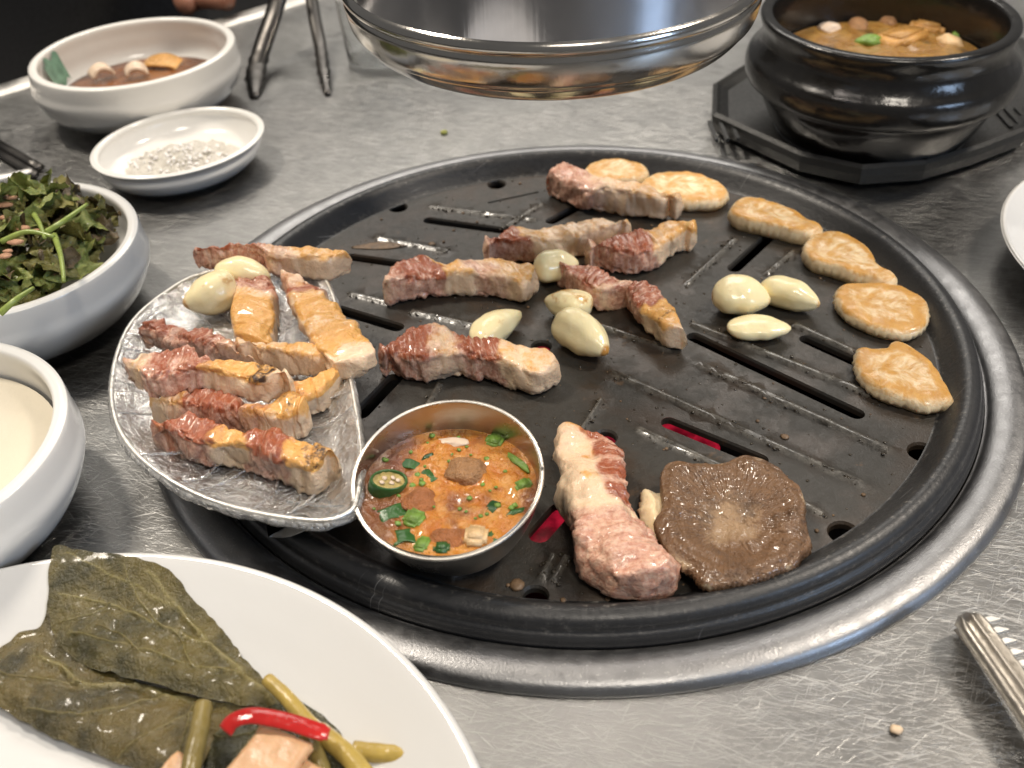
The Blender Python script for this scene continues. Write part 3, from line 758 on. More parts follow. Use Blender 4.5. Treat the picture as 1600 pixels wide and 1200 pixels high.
# brown mushroom with its cap turned up
cap_out = [(1040, 724), (1058, 716), (1085, 720), (1120, 714), (1165, 707), (1200, 713), (1235, 738), (1256, 765), (1256, 800), (1267, 824), (1261, 850), (1237, 874), (1200, 891), (1150, 903), (1105, 903), (1085, 884), (1064, 869), (1045, 850), (1030, 822), (1024, 803), (1038, 786), (1034, 752)]
cc_ = at(1150, 800, .012)
mt = thing('brown_mushroom', 'large wet brown mushroom cap with a pale dished centre at the pan front', 'mushroom', (cc_.x, cc_.y, ZB))
def hf(s, a, p):
    w_ = math.sin(a * 70 + 4 * math.sin(a * 3) + 9 * s) * .00024 * sst(.3, .6, s) * (1 - sst(.85, 1, s))
    return -.0068 + .0078 * s ** 1.5 + (-.0032 * sst(.86, 1, s)) + w_ + .0012 * mnoise.noise(Vector((p[0] * 90, p[1] * 90, 2))) + .0006 * mnoise.noise(Vector((p[0] * 330, p[1] * 330, 5)))
af = lambda s, a, v: ((1 - sst(.08, .72, s + .09 * math.sin(a * 37 + 5 * math.sin(a * 4)) * s + .05 * math.sin(a * 5 + 1))) * .95 if s <= 1 else 0, sst(.93, 1.05, s))
V, F, a1, a2 = slab('cap', '', '', cap_out, ZB + .0125, ZB + .0015, None, hf, n=300, rings=44, attrf=af, seed=3.3, bulge=.0015, inset=.004, wob=.0009)
part('cap', V, F, M['cap'], mt, dict(core=a1, edge=a2), True, mt.location)
V, F, a1, a2 = slab('stem', '', '', [(1004, 762), (1012, 754), (1024, 760), (1040, 770), (1042, 800), (1034, 818), (1022, 824), (1012, 805), (1006, 785)], ZB + .0065, ZB - .0003, None,
                    lambda s, a, p: -.003 * s * s, n=48, rings=8, attrf=lambda s, a, v: (-.1, 0), seed=8, wob=.0009)
part('stem', V, F, M['king'], mt, dict(brown=a1), True, mt.location)

# garlic on the pan
G1 = 'garlic cloves roasting on the pan'
garlic('garlic clove touching the right end of the left-centre pork strip, half behind another', (836, 424), (903, 408), 18, 15, ZB, G1, .1, 1.)
garlic('garlic clove with a scorched left side, directly below the crooked pork strip', (926, 477), (851, 467), 17, 14, ZB, G1, .55, 2.)
garlic('upright halved garlic clove poking up behind the front pork strip', (744, 536), (812, 486), 18, 12, ZB, G1, .2, 3., .6)
garlic('fat pointed garlic clove alone below its neighbour in the pan centre', (872, 500), (948, 548), 20, 17, ZB, G1, .05, 4., .5, False, .9)
garlic('round plump garlic clove, largest of the right-hand three', (1112, 462), (1204, 466), 22, 17, ZB, G1, .25, 5., .66)
garlic('garlic clove at the right of the right-hand three', (1187, 448), (1281, 474), 17, 14, ZB, G1, .15, 6., .6)
garlic('flat cut garlic clove, lowest of the right-hand three', (1136, 512), (1236, 510), 17, 11, ZB, G1, .05, 7., .7, True)

# crumbs and grease left on the pan
rnd = random.Random(5); L = []
def on_pan():
    while True:
        x, y = rnd.uniform(-.148, .148), rnd.uniform(-.148, .148)
        if math.hypot(x, y) < .147 and not any(inside((x, y), l[0]) for l in loops): return x + PC.x, y + PC.y
for i in range(130):
    x, y = on_pan(); r = rnd.choice([.0003, .0004, .0005, .0009])
    L.append(lump((x, y, ZF + r * .3), r, i, None, '', .6, 1))
for px, py, r in [(1226, 683, .0016), (1232, 632, .0018), (808, 915, .0026), (675, 382, .0018), (880, 938, .001), (950, 936, .001), (1195, 622, .001)]:
    p = at(px, py, ZF); L.append(lump((p.x, p.y, ZF + r * .2), r, px, None, '', .35, 2))
solo('burnt_crumbs', 'tiny burnt crumbs scattered over the black pan', 'crumbs', *join(L), M['burnt'], kind='stuff')
L = []
for i in range(520):
    x, y = on_pan(); r = rnd.choice([.0003, .0004, .0006, .0008])
    L.append(lump((x, y, ZF), r, i, None, '', .45, 1))
for a, b, w_ in ridges:
    A, B = fl2(*a), fl2(*b)
    for k in range(int(np.linalg.norm(B - A) * 1700)):
        t = rnd.random(); p = A + (B - A) * t; r = rnd.choice([.0003, .0005, .0007, .0009])
        q = rnd.gauss(0, .0011); d = (B - A) / np.linalg.norm(B - A)
        L.append(lump((p[0] - d[1] * q + PC.x, p[1] + d[0] * q + PC.y, ZF + .0006), r, k, None, '', .5, 1))
solo('grease_droplets', 'shiny grease droplets beaded on the pan and its ridges', 'grease', *join(L), M['grease'], kind='stuff')

# small flat food bits stuck to the pan
V, F = lump((0, 0, 0), .009, 2, None, '', .05, 3)
p = at(592, 384, ZF + .0004)
solo('browned_residue', 'thin brown smear of residue on the upper left of the pan', 'residue', [Vector((v.x * 1.4, v.y * .35, v.z * .8)) + p for v in V], F, M['burnt'])

# ================================================================== HALF-MOON DISH
ZR, ZD = .0325, .0245
dpx = [(508, 436), (522, 462), (534, 510), (546, 570), (557, 630), (566, 690), (566, 740), (560, 785), (545, 805), (510, 817), (455, 814), (400, 805), (345, 791), (300, 773), (255, 748), (215, 716), (188, 680), (174, 640), (173, 600), (180, 560), (195, 520), (218, 490), (255, 460), (300, 434), (360, 418), (430, 412), (480, 418)]
O = curve_closed([tuple(at(x, y, ZR))[:2] for x, y in dpx], 180)
dc = O.mean(0)
nrmO = np.roll(O, -1, 0) - np.roll(O, 1, 0); nrmO = np.stack([nrmO[:, 1], -nrmO[:, 0]], 1); nrmO /= np.linalg.norm(nrmO, axis=1)[:, None]
if ((O + nrmO - dc) ** 2).sum() < ((O - nrmO - dc) ** 2).sum(): nrmO = -nrmO
hd = thing('half_moon_dish', 'half-moon steel dish wrapped in cling film holding cooked pork at the left of the pan', 'dish', (dc[0], dc[1], .012))
def rimloops(prof, wr=0., seed=0.):
    V, F = [], []; n = len(O)
    for q, (ins, z) in enumerate(prof):
        for k in range(n):
            p = O[k] - nrmO[k] * ins
            ww = wr * (1 if ins < .012 else .22) * fbm((p[0] * 150 + seed, p[1] * 150, z * 80 + seed), 1, 3) if wr else 0
            V.append(Vector((p[0] - nrmO[k][0] * ww * .6, p[1] - nrmO[k][1] * ww * .6, z + ww)))
    for q in range(len(prof) - 1):
        for k in range(n):
            a, b = q * n + k, q * n + (k + 1) % n
            F.append((a, b, b + n, a + n))
    return V, F
prof = smooth_prof([(.034, .0135), (.026, .0140), (.010, .0245), (.0012, .0300), (.0002, .0324), (.0016, .0326), (.0034, .0312), (.0070, .0275), (.0105, .0252), (.0150, ZD), (.022, ZD)], 3)
V, F = rimloops(prof); n = len(O)
F.append(tuple(range((len(prof) - 1) * n, len(prof) * n))); F.append(tuple(range(n - 1, -1, -1)))
part('dish_body', V, F, M['dish'], hd, None, True, hd.location)
# film: inner sheet over the floor and wall, and a crumpled fold outside the rim
prof = [(.0012, .0334), (.0030, .0325), (.0055, .0300), (.008, .0278), (.011, .0262), (.0150, .0254), (.020, .0252), (.027, .0252), (.036, .0252)]
V, F = rimloops(prof, .0013, 3.)
n0 = len(V); m = len(prof); cen = Vector((dc[0], dc[1], .0252)); V.append(cen)
for k in range(n): F.append(((m - 1) * n + k, (m - 1) * n + (k + 1) % n, n0))
part('film_sheet', V, F, M['film'], hd, dict(wrk=[1.0 if i // n < 4 else .8 if i // n < 6 else .5 for i in range(len(V))]), True, hd.location)
prof = [(.0014, .0336), (-.0004, .0331), (-.0012, .0316), (-.0008, .0302), (.0006, .0292)]
V, F = rimloops(prof, .0010, 9.)
part('film_fold', V, F, M['film'], hd, dict(wrk=[1.] * len(V)), True, hd.location)
bead = [Vector((*(O[i % n] - nrmO[i % n] * .0006), .0330)) for i in range(n + 1)]
V, F = tube(bead, .0009, 8); part('rim_bead', V, F, M['edge'], hd, None, True, hd.location)
# floor film gets finer creases as ribbons of folded film
L = []
rr = random.Random(3)
for k in range(26):
    i = rr.randrange(n); q = rr.uniform(.002, .016)
    a = Vector((*(O[i] - nrmO[i] * .0015), .0332)); b_ = Vector((*(O[i] - nrmO[i] * (.012 + q)), .0258)); b_ += Vector((rr.uniform(-.006, .006), rr.uniform(-.006, .006), 0))
    mid_ = (a + b_) / 2 + Vector((rr.uniform(-.003, .003), rr.uniform(-.003, .003), -.0018))
    pth = [Vector(x) for x in curve_open([tuple(a), tuple(mid_), tuple(b_)], 10)]
    L.append(tube(pth, [.0003 + .0004 * math.sin(j / 9 * PI) for j in range(10)], 5))
V, F = join(L); part('film_creases', V, F, M['film'], hd, dict(wrk=[1.] * len(V)), True, hd.location)['kind'] = 'stuff'

GT = 'cooked pork strips in the half-moon dish'
Z0 = .0256
meat('pork strip lying across the back rim of the half-moon dish, dark left and golden right',
     [(301, 386), (340, 381), (400, 381), (450, 384), (500, 383), (543, 386)], [(313, 417), (345, 423), (400, 421), (428, 434), (470, 437), (510, 439), (545, 433)], .0325, .0125,
     [(0, .9, .5, 0), (.1, .9, .5, 0), (.3, .95, .5, 0), (.45, .8, .3, 0), (.5, .5, .3, 0), (.66, .45, .3, 0), (.72, .05, .5, 0), (.9, 0, .6, .05), (1, 0, .65, 0)], seed=11.2, group=GT)
meat('short upright pork strip between the garlic and the long slanting strip, orange lower half',
     [(427, 441), (431, 462), (430, 490), (428, 520), (427, 545)], [(367, 443), (369, 470), (368, 500), (366, 525), (366, 545)], Z0, .0120,
     [(0, .85, .5, 0), (.25, .8, .4, 0), (.32, .3, .3, 0), (.42, .05, .5, 0), (.5, .2, .9, .05), (.58, .05, .8, 0), (.68, .15, 1.0, .1), (.78, .0, .9, 0), (1, .0, .9, 0)], seed=12.6, group=GT, sidewise=True)
meat('long slanting pork strip whose fat lower end overhangs the straight edge of the dish',
     [(468, 436), (498, 452), (530, 480), (560, 513), (578, 535), (591, 554)], [(440, 441), (452, 475), (472, 515), (492, 552), (508, 574), (524, 588)], .0325, .0100,
     [(0, .4, .1, 0), (.12, .55, .35, 0), (.26, .8, .6, 0), (.34, .15, .4, 0), (.44, .15, .8, 0), (.52, .1, .9, 0), (.6, .05, .5, 0), (.75, 0, .75, 0), (.86, 0, .7, .1), (.94, .05, .1, 0), (1, .05, 0, 0)], seed=13.3, group=GT, sidewise=True)
meat('golden fatty pork strip lying flat behind the stack in the middle of the dish',
     [(372, 537), (410, 529), (450, 530), (485, 535), (508, 536)], [(375, 560), (415, 578), (460, 588), (495, 592), (522, 585)], .0285, .0120,
     [(0, .3, .3, 0), (.3, .15, .4, 0), (.5, .05, .5, 0), (.8, 0, .6, .1), (1, 0, .5, 0)], seed=14.8, group=GT)
meat('red lean pork strip at the upper left of the dish under the topmost strip',
     [(232, 507), (262, 499), (288, 514), (330, 511), (362, 538), (398, 560)], [(226, 548), (260, 560), (300, 572), (340, 580), (380, 590), (402, 592)], .0260, .0135,
     [(0, .9, .7, 0), (.15, .95, .6, 0), (.3, .8, .35, 0), (.55, .9, .55, 0), (.8, .6, .3, 0), (1, .4, .4, 0)], seed=15.1, group=GT, rough=1.4)
meat('pork strip with dark red rind edge and white side at the right of the dish',
     [(425, 585), (465, 590), (500, 577), (531, 563)], [(440, 640), (472, 656), (508, 648), (532, 622)], .0258, .0125,
     [(0, .7, .9, .2), (.3, .4, .9, .2), (.55, .15, .9, .1), (.75, .05, .9, .1), (1, .0, .8, 0)], seed=16.4, group=GT,
     vf=lambda u, y, z: (-.3 * (z < .7), (.5 if z > .75 else -.9), 0))
meat('short pork piece with a bright red lean top in the middle of the stack',
     [(243, 622), (280, 611), (330, 606), (381, 622)], [(244, 665), (290, 676), (340, 680), (385, 682)], .0260, .0140,
     [(0, .2, .4, 0), (.2, .3, .5, 0), (.34, .5, .5, 0), (.42, 1, .75, 0), (.8, 1, .7, 0), (1, .9, .5, 0)], seed=17.5, group=GT)
meat('short pork piece with a pale pink side right of the red-topped piece',
     [(384, 632), (420, 628), (450, 612), (478, 622)], [(384, 684), (420, 692), (450, 694), (480, 684)], .0260, .0145,
     [(0, .5, .5, 0), (.25, .5, .4, 0), (.5, .15, .5, .1), (.75, .1, .9, .5), (1, .1, .7, .3)], seed=18.1, group=GT,
     vf=lambda u, y, z: (0, (.1 if z > .75 else -.6), 0))
meat('topmost pork strip of the stack, glistening, with a charred spot near its white right end',
     [(213, 566), (248, 540), (300, 543), (350, 553), (390, 556), (430, 566), (452, 590)], [(206, 603), (240, 628), (280, 624), (320, 618), (360, 622), (400, 634), (430, 630), (453, 610)], .0370, .0125,
     [(0, .6, .1, 0), (.07, .1, .3, 0), (.15, .6, .2, 0), (.22, .9, .5, 0), (.45, .85, .45, 0), (.52, .3, .7, 0), (.62, .1, 1.0, .15), (.75, .05, 1, .2), (.83, .0, .9, .75), (.88, .15, .1, .3), (1, .2, -.2, 0)], seed=19.7, group=GT, rough=1.5)
meat('longest pork strip at the front of the dish, crumbly edge and charred golden right end',
     [(247, 668), (280, 645), (330, 653), (380, 671), (420, 666), (460, 679), (500, 693), (526, 709)], [(246, 692), (290, 720), (335, 737), (380, 737), (420, 754), (460, 767), (495, 779), (524, 748)], .0258, .0140,
     [(0, .7, .6, 0), (.12, .95, .75, 0), (.32, .95, .7, 0), (.38, .1, .8, .05), (.48, .2, .8, 0), (.52, .9, .95, .1), (.68, .95, 1, .15), (.74, .1, .8, .1), (.86, 0, 1, .5), (.97, 0, 1, .6), (1, 0, .5, 0)], seed=20.3, group=GT, rough=1.2,
     vf=lambda u, y, z: (0, (.1 if z > .8 else -.35), 0))
G2 = 'garlic cloves in the half-moon dish'
garlic('large golden garlic clove at the upper left edge of the half-moon dish', (366, 440), (286, 472), 21, 17, Z0 + .001, G2, .35, 11., .52)
garlic('garlic clove lying behind the large one under the pork strip across the rim', (336, 425), (422, 430), 14, 14, Z0 + .004, G2, .1, 12., .6)

# ================================================================== STEEL CUP OF STEW
cc = Vector((-.0228, .2589, .036)); nrm = Vector((-.0612, -.2058, 1)).normalized(); RC = .0317
q = Vector((0, 0, 1)).rotation_difference(nrm)
depth = .031
org = cc - nrm * depth
cp = thing('stew_cup', 'small round steel cup of red bean stew standing on the pan', 'cup', org); cp.rotation_mode = 'QUATERNION'; cp.rotation_quaternion = q
prof = smooth_prof([(.0005, .0), (.015, .0), (.0200, .0015), (.0255, .010), (.0295, .021), (RC, depth), (RC + .0004, depth + .0004), (RC - .0007, depth + .0006), (RC - .0011, depth), (.0284, .020), (.0245, .011), (.018, .003), (.0005, .0022)], 5)
V, F = lathe(prof, 128); part('cup_wall', V, F, M['cup'], cp)
V, F = tube([(RC * math.cos(2 * PI * k / 128), RC * math.sin(2 * PI * k / 128), depth + .0002) for k in range(129)], .00055, 8); part('rolled_lip', V, F, M['dish'], cp)
# liquid surface is level: clip a horizontal disc to the inside of the cup
inv = q.inverted(); ZL = .0308
lp = [p_[0] for p_ in prof if True]
def cup_r(h):                                         # inner radius at height h above the cup base
    return float(np.interp(h, [.0022, .003, .011, .020, depth], [.0005, .018, .0245, .0284, RC - .0011]))
lc = Vector((cc.x, cc.y, ZL)) - Vector((nrm.x, nrm.y, 0)) * .004
n = 96; edge = []
for k in range(n):
    a = 2 * PI * k / n; lo_, hi_ = 0, .06
    for _ in range(24):
        md = (lo_ + hi_) / 2; p = inv @ (lc + Vector((math.cos(a), math.sin(a), 0)) * md - org)
        if p.z < depth + .002 and math.hypot(p.x, p.y) < cup_r(min(p.z, depth)): lo_ = md
        else: hi_ = md
    edge.append(lo_)
V, F = [Vector(lc)], []
RG = 36
for s in range(1, RG + 1):
    for k in range(n):
        a = 2 * PI * k / n; p = lc + Vector((math.cos(a), math.sin(a), 0)) * (edge[k] * s / RG * 1.004)
        V.append(p + Vector((0, 0, (.0011 * fbm(p, 130, 3) + .0007 * fbm(p, 420, 3)) * (1 - sst(.92, 1, s / RG)))))
for k in range(n): F.append((0, 1 + k, 1 + (k + 1) % n))
for s in range(RG - 1):
    for k in range(n):
        a, b = 1 + s * n + k, 1 + s * n + (k + 1) % n; F.append((a, a + n, b + n, b))
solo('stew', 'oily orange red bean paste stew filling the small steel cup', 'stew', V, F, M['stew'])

def bit(name, label, cat, px, py, rx, ry, rz, ang, mat, z=ZL, seed=0., group=None, kind='lump'):
    p = at(px, py, z)
    if name == 'scallion_piece': rx, ry, rz = rx * 1.2, ry * 1.25, rz * .95; p.z -= .0003
    if kind == 'lump':
        V, F = lump((0, 0, 0), 1., seed, None, '', 1, 3)
        V = [Vector((v.x * rx, v.y * ry, v.z * rz)) for v in V]
    elif kind == 'arc':                                # curved shell piece of onion or scallion
        V, F = [], []; A, Bn = 14, 8
        for lay, rr_ in ((0, 1.), (1, .72)):
            for i in range(A + 1):
                t = (i / A - .5) * 2.2
                for j in range(Bn + 1):
                    yy = (j / Bn - .5) * 2
                    V.append(Vector((math.sin(t) * rr_ * rx, yy * ry * (1 - .12 * math.cos(3 * t + seed)), (math.cos(t) * rr_ - .55) * rz)))
        S = (A + 1) * (Bn + 1)
        for lay in (0, 1):
            for i in range(A):
                for j in range(Bn):
                    a = lay * S + i * (Bn + 1) + j; f = (a, a + 1, a + Bn + 2, a + Bn + 1); F.append(f if lay else f[::-1])
        for i in range(A):
            for j in (0, Bn):
                a = i * (Bn + 1) + j; f = (a, a + Bn + 1, a + Bn + 1 + S, a + S); F.append(f if j else f[::-1])
        for j in range(Bn):
            for i in (0, A):
                a = i * (Bn + 1) + j; F.append((a, a + 1, a + 1 + S, a + S))
    elif kind == 'block':                              # chunky cut piece with soft edges
        bm = bmesh.new(); bmesh.ops.create_cube(bm, size=2)
        bmesh.ops.bevel(bm, geom=bm.edges[:], offset=.35, segments=3, affect='EDGES')
        bmesh.ops.subdivide_edges(bm, edges=bm.edges[:], cuts=1)
        V = []
        for v in bm.verts: V.append(Vector((v.co.x * rx, v.co.y * ry, v.co.z * rz)) * (1 + .10 * nz(v.co + Vector((seed, 0, 0)), 1.3)))
        F = [tuple(x.index for x in f.verts) for f in bm.faces]; bm.free()
    m_ = Matrix.Rotation(R(ang), 3, 'Z') @ Matrix.Rotation(R(8 * math.sin(seed * 7)), 3, 'X')
    V = [m_ @ v + p for v in V]
    return solo(name, label, cat, V, F, mat, group, None)

# thick green chili slice: ring of skin, flesh with seeds
p = at(606, 757, ZL + .001)
ch = thing('chili_slice', 'thick round slice of green chili with seeds floating at the left of the stew cup', 'chili slice', p, None, (R(6), R(16), R(25)))
V, F = lathe(smooth_prof([(.0058, -.0035), (.0067, -.0018), (.0068, .0012), (.0065, .0024), (.0060, .0026), (.0056, .0020), (.0055, -.001)], 4), 40, 1.0, .74); put('skin_ring', mesh('skin_ring', V, F, M['chili']), ch)
V, F = lathe([(.0057, .0017), (.0045, .0013), (.0025, .0018), (.0001, .0016)], 30, 1, .74); put('flesh', mesh('flesh', [Vector(v) + Vector((0, 0, .0007 * nz(Vector(v) * 900, 1))) for v in V], F, M['chiliflesh']), ch)
for k, (x, y) in enumerate([(.0018, .0008), (-.0012, .0012), (.0004, -.0014), (-.0028, -.0006), (.003, -.0006)]):
    V, F = lump((x, y, .0021), .0009, k, None, '', .5, 2); put('seed', mesh('seed', V, F, M['onion']), ch)
GS = 'green pieces in the stew cup'
bit('scallion_piece', 'dark green chili piece just below the large chili slice', 'scallion', 613, 801, .0042, .0022, .0018, 20, M['chili'], seed=1, group=GS, kind='arc')
bit('scallion_piece', 'bright yellow-green scallion cut near the cup front left', 'scallion', 647, 811, .0028, .0026, .0020, -30, M['scal'], seed=2, group=GS, kind='block')
bit('scallion_piece', 'green chip right of the large chili slice', 'scallion', 671, 743, .0024, .0022, .0014, 50, M['chili'], seed=3, group=GS, kind='arc')
bit('scallion_piece', 'green piece in the foam above the large chili slice', 'scallion', 640, 725, .0030, .0016, .0015, -20, M['chili'], seed=4, group=GS, kind='arc')
bit('scallion_piece', 'small leafy green fleck at the upper left of the stew', 'scallion', 669, 713, .0022, .0011, .0010, 30, M['dchili'], seed=5, group=GS)
bit('scallion_piece', 'sunken green chunk at the near left wall of the cup', 'scallion', 630, 838, .0034, .0026, .0020, 10, M['chili'], seed=6, group=GS, kind='arc')
bit('scallion_piece', 'pale green piece at the near wall of the cup', 'scallion', 660, 851, .0026, .0018, .0015, 70, M['scal'], seed=7, group=GS, kind='block')
bit('scallion_piece', 'green cut end at the nearest point of the stew', 'scallion', 690, 856, .0022, .0018, .0018, 0, M['chili'], seed=8, group=GS, kind='block')
bit('scallion_piece', 'dark crescent of green chili in the right half of the stew', 'scallion', 770, 791, .0030, .0013, .0014, 60, M['dchili'], seed=9, group=GS, kind='arc')
bit('scallion_piece', 'green square scallion piece at the upper right wall of the cup', 'scallion', 773, 689, .0026, .0022, .0016, -25, M['scal'], seed=10, group=GS, kind='block')
bit('scallion_piece', 'bright green scallion piece at the right wall of the cup', 'scallion', 817, 758, .0026, .0017, .0014, 30, M['scal'], seed=11, group=GS, kind='block')
bit('scallion_piece', 'green piece right of the pale radish cube', 'scallion', 768, 840, .0024, .0018, .0015, 40, M['chili'], seed=12, group=GS, kind='arc')
bit('scallion_piece', 'green piece under the right lip of the cup', 'scallion', 806, 800, .0030, .0012, .0012, 25, M['chili'], seed=13, group=GS)
bit('onion_piece', 'pale translucent onion piece at the far side of the stew', 'onion', 708, 691, .0058, .0026, .0014, -4, M['onion'], seed=14)
bit('onion_piece', 'yellowish onion strip curving along the right wall of the cup', 'onion', 809, 722, .0060, .0016, .0014, -52, M['scal'], seed=15)
bit('radish_cube', 'pale orange radish cube at the near right of the stew', 'radish', 744, 840, .0037, .0042, .0024, -8, M['radish'], seed=16, kind='block')
bit('tofu_lump', 'brownish soft round lump rising from the middle of the stew', 'tofu', 729, 734, .0072, .0066, .0036, 0, M['lump'], seed=17)
bit('paste_lump', 'red brown bean paste clump left of the middle of the stew', 'bean paste', 655, 783, .0058, .0060, .0016, 30, M['paste'], seed=18)
bit('paste_lump', 'red brown bean paste clump at the near side of the stew', 'bean paste', 700, 842, .0066, .0040, .0014, 5, M['paste'], seed=19)

L = []; rk = random.Random(4)
for k in range(46):
    a, r_ = rk.uniform(0, 2 * PI), rk.uniform(.25, .93); i = int(a / (2 * PI) * n) % n
    p = lc + Vector((math.cos(a), math.sin(a), 0)) * (edge[i] * r_) + Vector((0, 0, .0004))
    V, F = lump((0, 0, 0), rk.uniform(.0006, .0014), k, None, '', .5, 1); L.append(([v + p for v in V], F))
solo('scallion_flecks', 'tiny chopped green flecks floating all over the stew in the cup', 'scallion', *join(L), M['scal'], kind='stuff')

# ================================================================== BOWLS AND PLATES
def bowl(name, label, cat, c, rim, height, foot, bulge, wall=.0035, sx=1., sy=1., rot=0., mat=None, n=128, floor=.006, tilt=None):
    t = thing(name, label, cat, (c[0], c[1], 0))
    if tilt: t.rotation_euler = tilt
    pr = smooth_prof([(.0005, .0015), (foot - .004, .0015), (foot - .002, 0), (foot, .0002), (foot + .001, .003), (bulge * .86, height * .22), (bulge, height * .58), (bulge * .995, height * .78), (rim + .001, height * .965), (rim, height),
                      (rim - wall * .5, height + .0004), (rim - wall, height - .0012), (rim - wall * .9, height * .75), (bulge * .93 - wall, height * .42), (foot * .95, floor + .001), (foot * .6, floor), (.0005, floor)], 6)
    V, F = lathe(pr, n, sx, sy, rot)
    part('bowl_body', V, F, mat or M['white'], t)
    return t

def disc(c, r, z, mat, name, label, cat, wav=.0005, sc_=120, sx=1., sy=1., rot=0., n=72, rg_=16, group=None, hump=0.):
    V, F = [Vector((c[0], c[1], z + hump))], []
    for s in range(1, rg_ + 1):
        for k in range(n):
            a = 2 * PI * k / n; x = math.cos(a) * r * s / rg_ * sx; y = math.sin(a) * r * s / rg_ * sy
            p = Vector((c[0] + x * math.cos(rot) - y * math.sin(rot), c[1] + x * math.sin(rot) + y * math.cos(rot), z))
            V.append(p + Vector((0, 0, wav * fbm(p, sc_, 3) * (1 - sst(.85, 1, s / rg_)) + hump * (1 - (s / rg_) ** 2))))
    for k in range(n): F.append((0, 1 + k, 1 + (k + 1) % n))
    for s in range(rg_ - 1):
        for k in range(n):
            a, b = 1 + s * n + k, 1 + s * n + (k + 1) % n; F.append((a, a + n, b + n, b))
    return solo(name, label, cat, V, F, mat, group)

# sauce bowl, far left; a green brush mark is painted inside its left wall
sb = bowl('sauce_bowl', 'white bowl of dark soy sauce with onion at the far left, green brush mark inside', 'bowl', (-.2235, .648), (.0585), .039, .033, .0606, .0042, 1.05, .96, R(35))
for i in range(3):
    V, F = [], []
    for a in range(13):
        for b_ in range(9):
            an = R(176 + i * 7) + (a / 12 - .5) * (.40 - i * .08); zz = .019 + .017 * b_ / 8 + .002 * math.sin(a + i)
            rr_ = .0532 + (zz - .02) * .02 - .0003 - .00015 * i + float(np.interp(zz, [.019, .030, .039], [-.0045, -.0015, .0008]))
            x, y = math.cos(an - R(35)) * rr_ * 1.05, math.sin(an - R(35)) * rr_ * .96
            V.append((x * math.cos(R(35)) - y * math.sin(R(35)), x * math.sin(R(35)) + y * math.cos(R(35)), zz - .004 * i))
    for a in range(12):
        for b_ in range(8):
            q_ = a * 9 + b_; F.append((q_, q_ + 9, q_ + 10, q_ + 1))
    if i == 0: part('green_brush_mark', V, F, m_plain('green_underglaze', (.16, .30, .22), .2, 0, .5, 120), sb)
disc((-.2235, .648), .0495, .0160, M['soy'], 'soy_sauce', 'dark brown soy sauce in the far left bowl', 'sauce', .0006, 60, 1.05, .96, R(35))
bit('onion_slice', 'left curved onion slice standing in the soy sauce', 'onion', 158, 112, .0085, .0045, .010, 35, M['onion'], z=.021, seed=1, kind='arc')
bit('onion_slice', 'right curved onion slice standing in the soy sauce', 'onion', 212, 110, .0080, .0045, .0095, 20, M['onion'], z=.021, seed=2, kind='arc')
bit('onion_slice', 'flat brown soaked onion slice at the right of the soy sauce', 'onion', 252, 98, .014, .007, .006, -10, M['tofu'], z=.018, seed=3, kind='arc')

# salt dish
sd_ = bowl('salt_dish', 'small shallow white dish of coarse salt near the soy sauce bowl', 'dish', (-.1808, .5595), .0440, .0200, .024, .0420, .0030, 1.09, .92, R(38), floor=.004)
V, F = [], []
disc((-.1820, .5570), .033, .0060, M['salt'], 'salt', 'heap of coarse pinkish salt in the small white dish', 'salt', .0045, 170, 1.1, .85, R(30), hump=.0045)
L = []
for i in range(220):
    a, r = rnd.uniform(0, 2 * PI), .030 * math.sqrt(rnd.random())
    x, y = -.1825 + math.cos(a) * r * 1.05, -.5565 * -1 + math.sin(a) * r * .9
    s_ = rnd.uniform(.0006, .0016); z = .0065 + .0055 * (1 - (r / .03) ** 2)
    L.append(lump((x, y, z), s_, i, None, '', .8, 1))
solo('salt_crystals', 'loose crystals scattered on the salt heap', 'salt', *join(L), M['crystal'], kind='stuff')

# salad bowl
SBc = (-.2256, .4175)
bowl('salad_bowl', 'white bowl of mixed salad leaves at the left edge', 'bowl', SBc, .0594, .0400, .037, .0616, .0042, mat=M['white2'])
sal = thing('leaf_salad', 'dressed heap of green and purple salad leaves filling the left bowl', 'salad', (SBc[0], SBc[1], .012))
def leafmesh(seed, L_=.030, W_=.016, jag=.35):
    V, F, ve = [], [], []; A, Bn = 20, 10
    for i in range(A + 1):
        t = i / A; wd = W_ * (math.sin(PI * min(1, t * .96 + .04)) ** .7) * (1 + jag * math.sin(t * 31 + seed) * .5 + jag * .4 * math.sin(t * 57))
        for j in range(-Bn, Bn + 1):
            s = j / Bn; x = (t - .5) * L_; y = s * wd * .5
            z = .35 * abs(y) + .004 * fbm((x * 90 + seed, y * 90, 0), 1, 3) * (1 + abs(s) * 1.4) + .006 * math.sin(t * 3 + seed)
            V.append((x, y, z)); ve.append(max(0, 1 - abs(s) * 9) * .8)
    w_ = 2 * Bn + 1
    for i in range(A):
        for j in range(2 * Bn): a = i * w_ + j; F.append((a, a + 1, a + w_ + 1, a + w_))
    return V, F, ve
protos = []
for i in range(9):
    V, F, ve = leafmesh(i * 3.7, random.uniform(.024, .038), random.uniform(.012, .022), random.uniform(.15, .5))
    protos.append([mesh('salad_leaf', V, F, M[k], dict(vein=ve)) for k in ('saladg', 'salado', 'saladp')])
rs = random.Random(21)
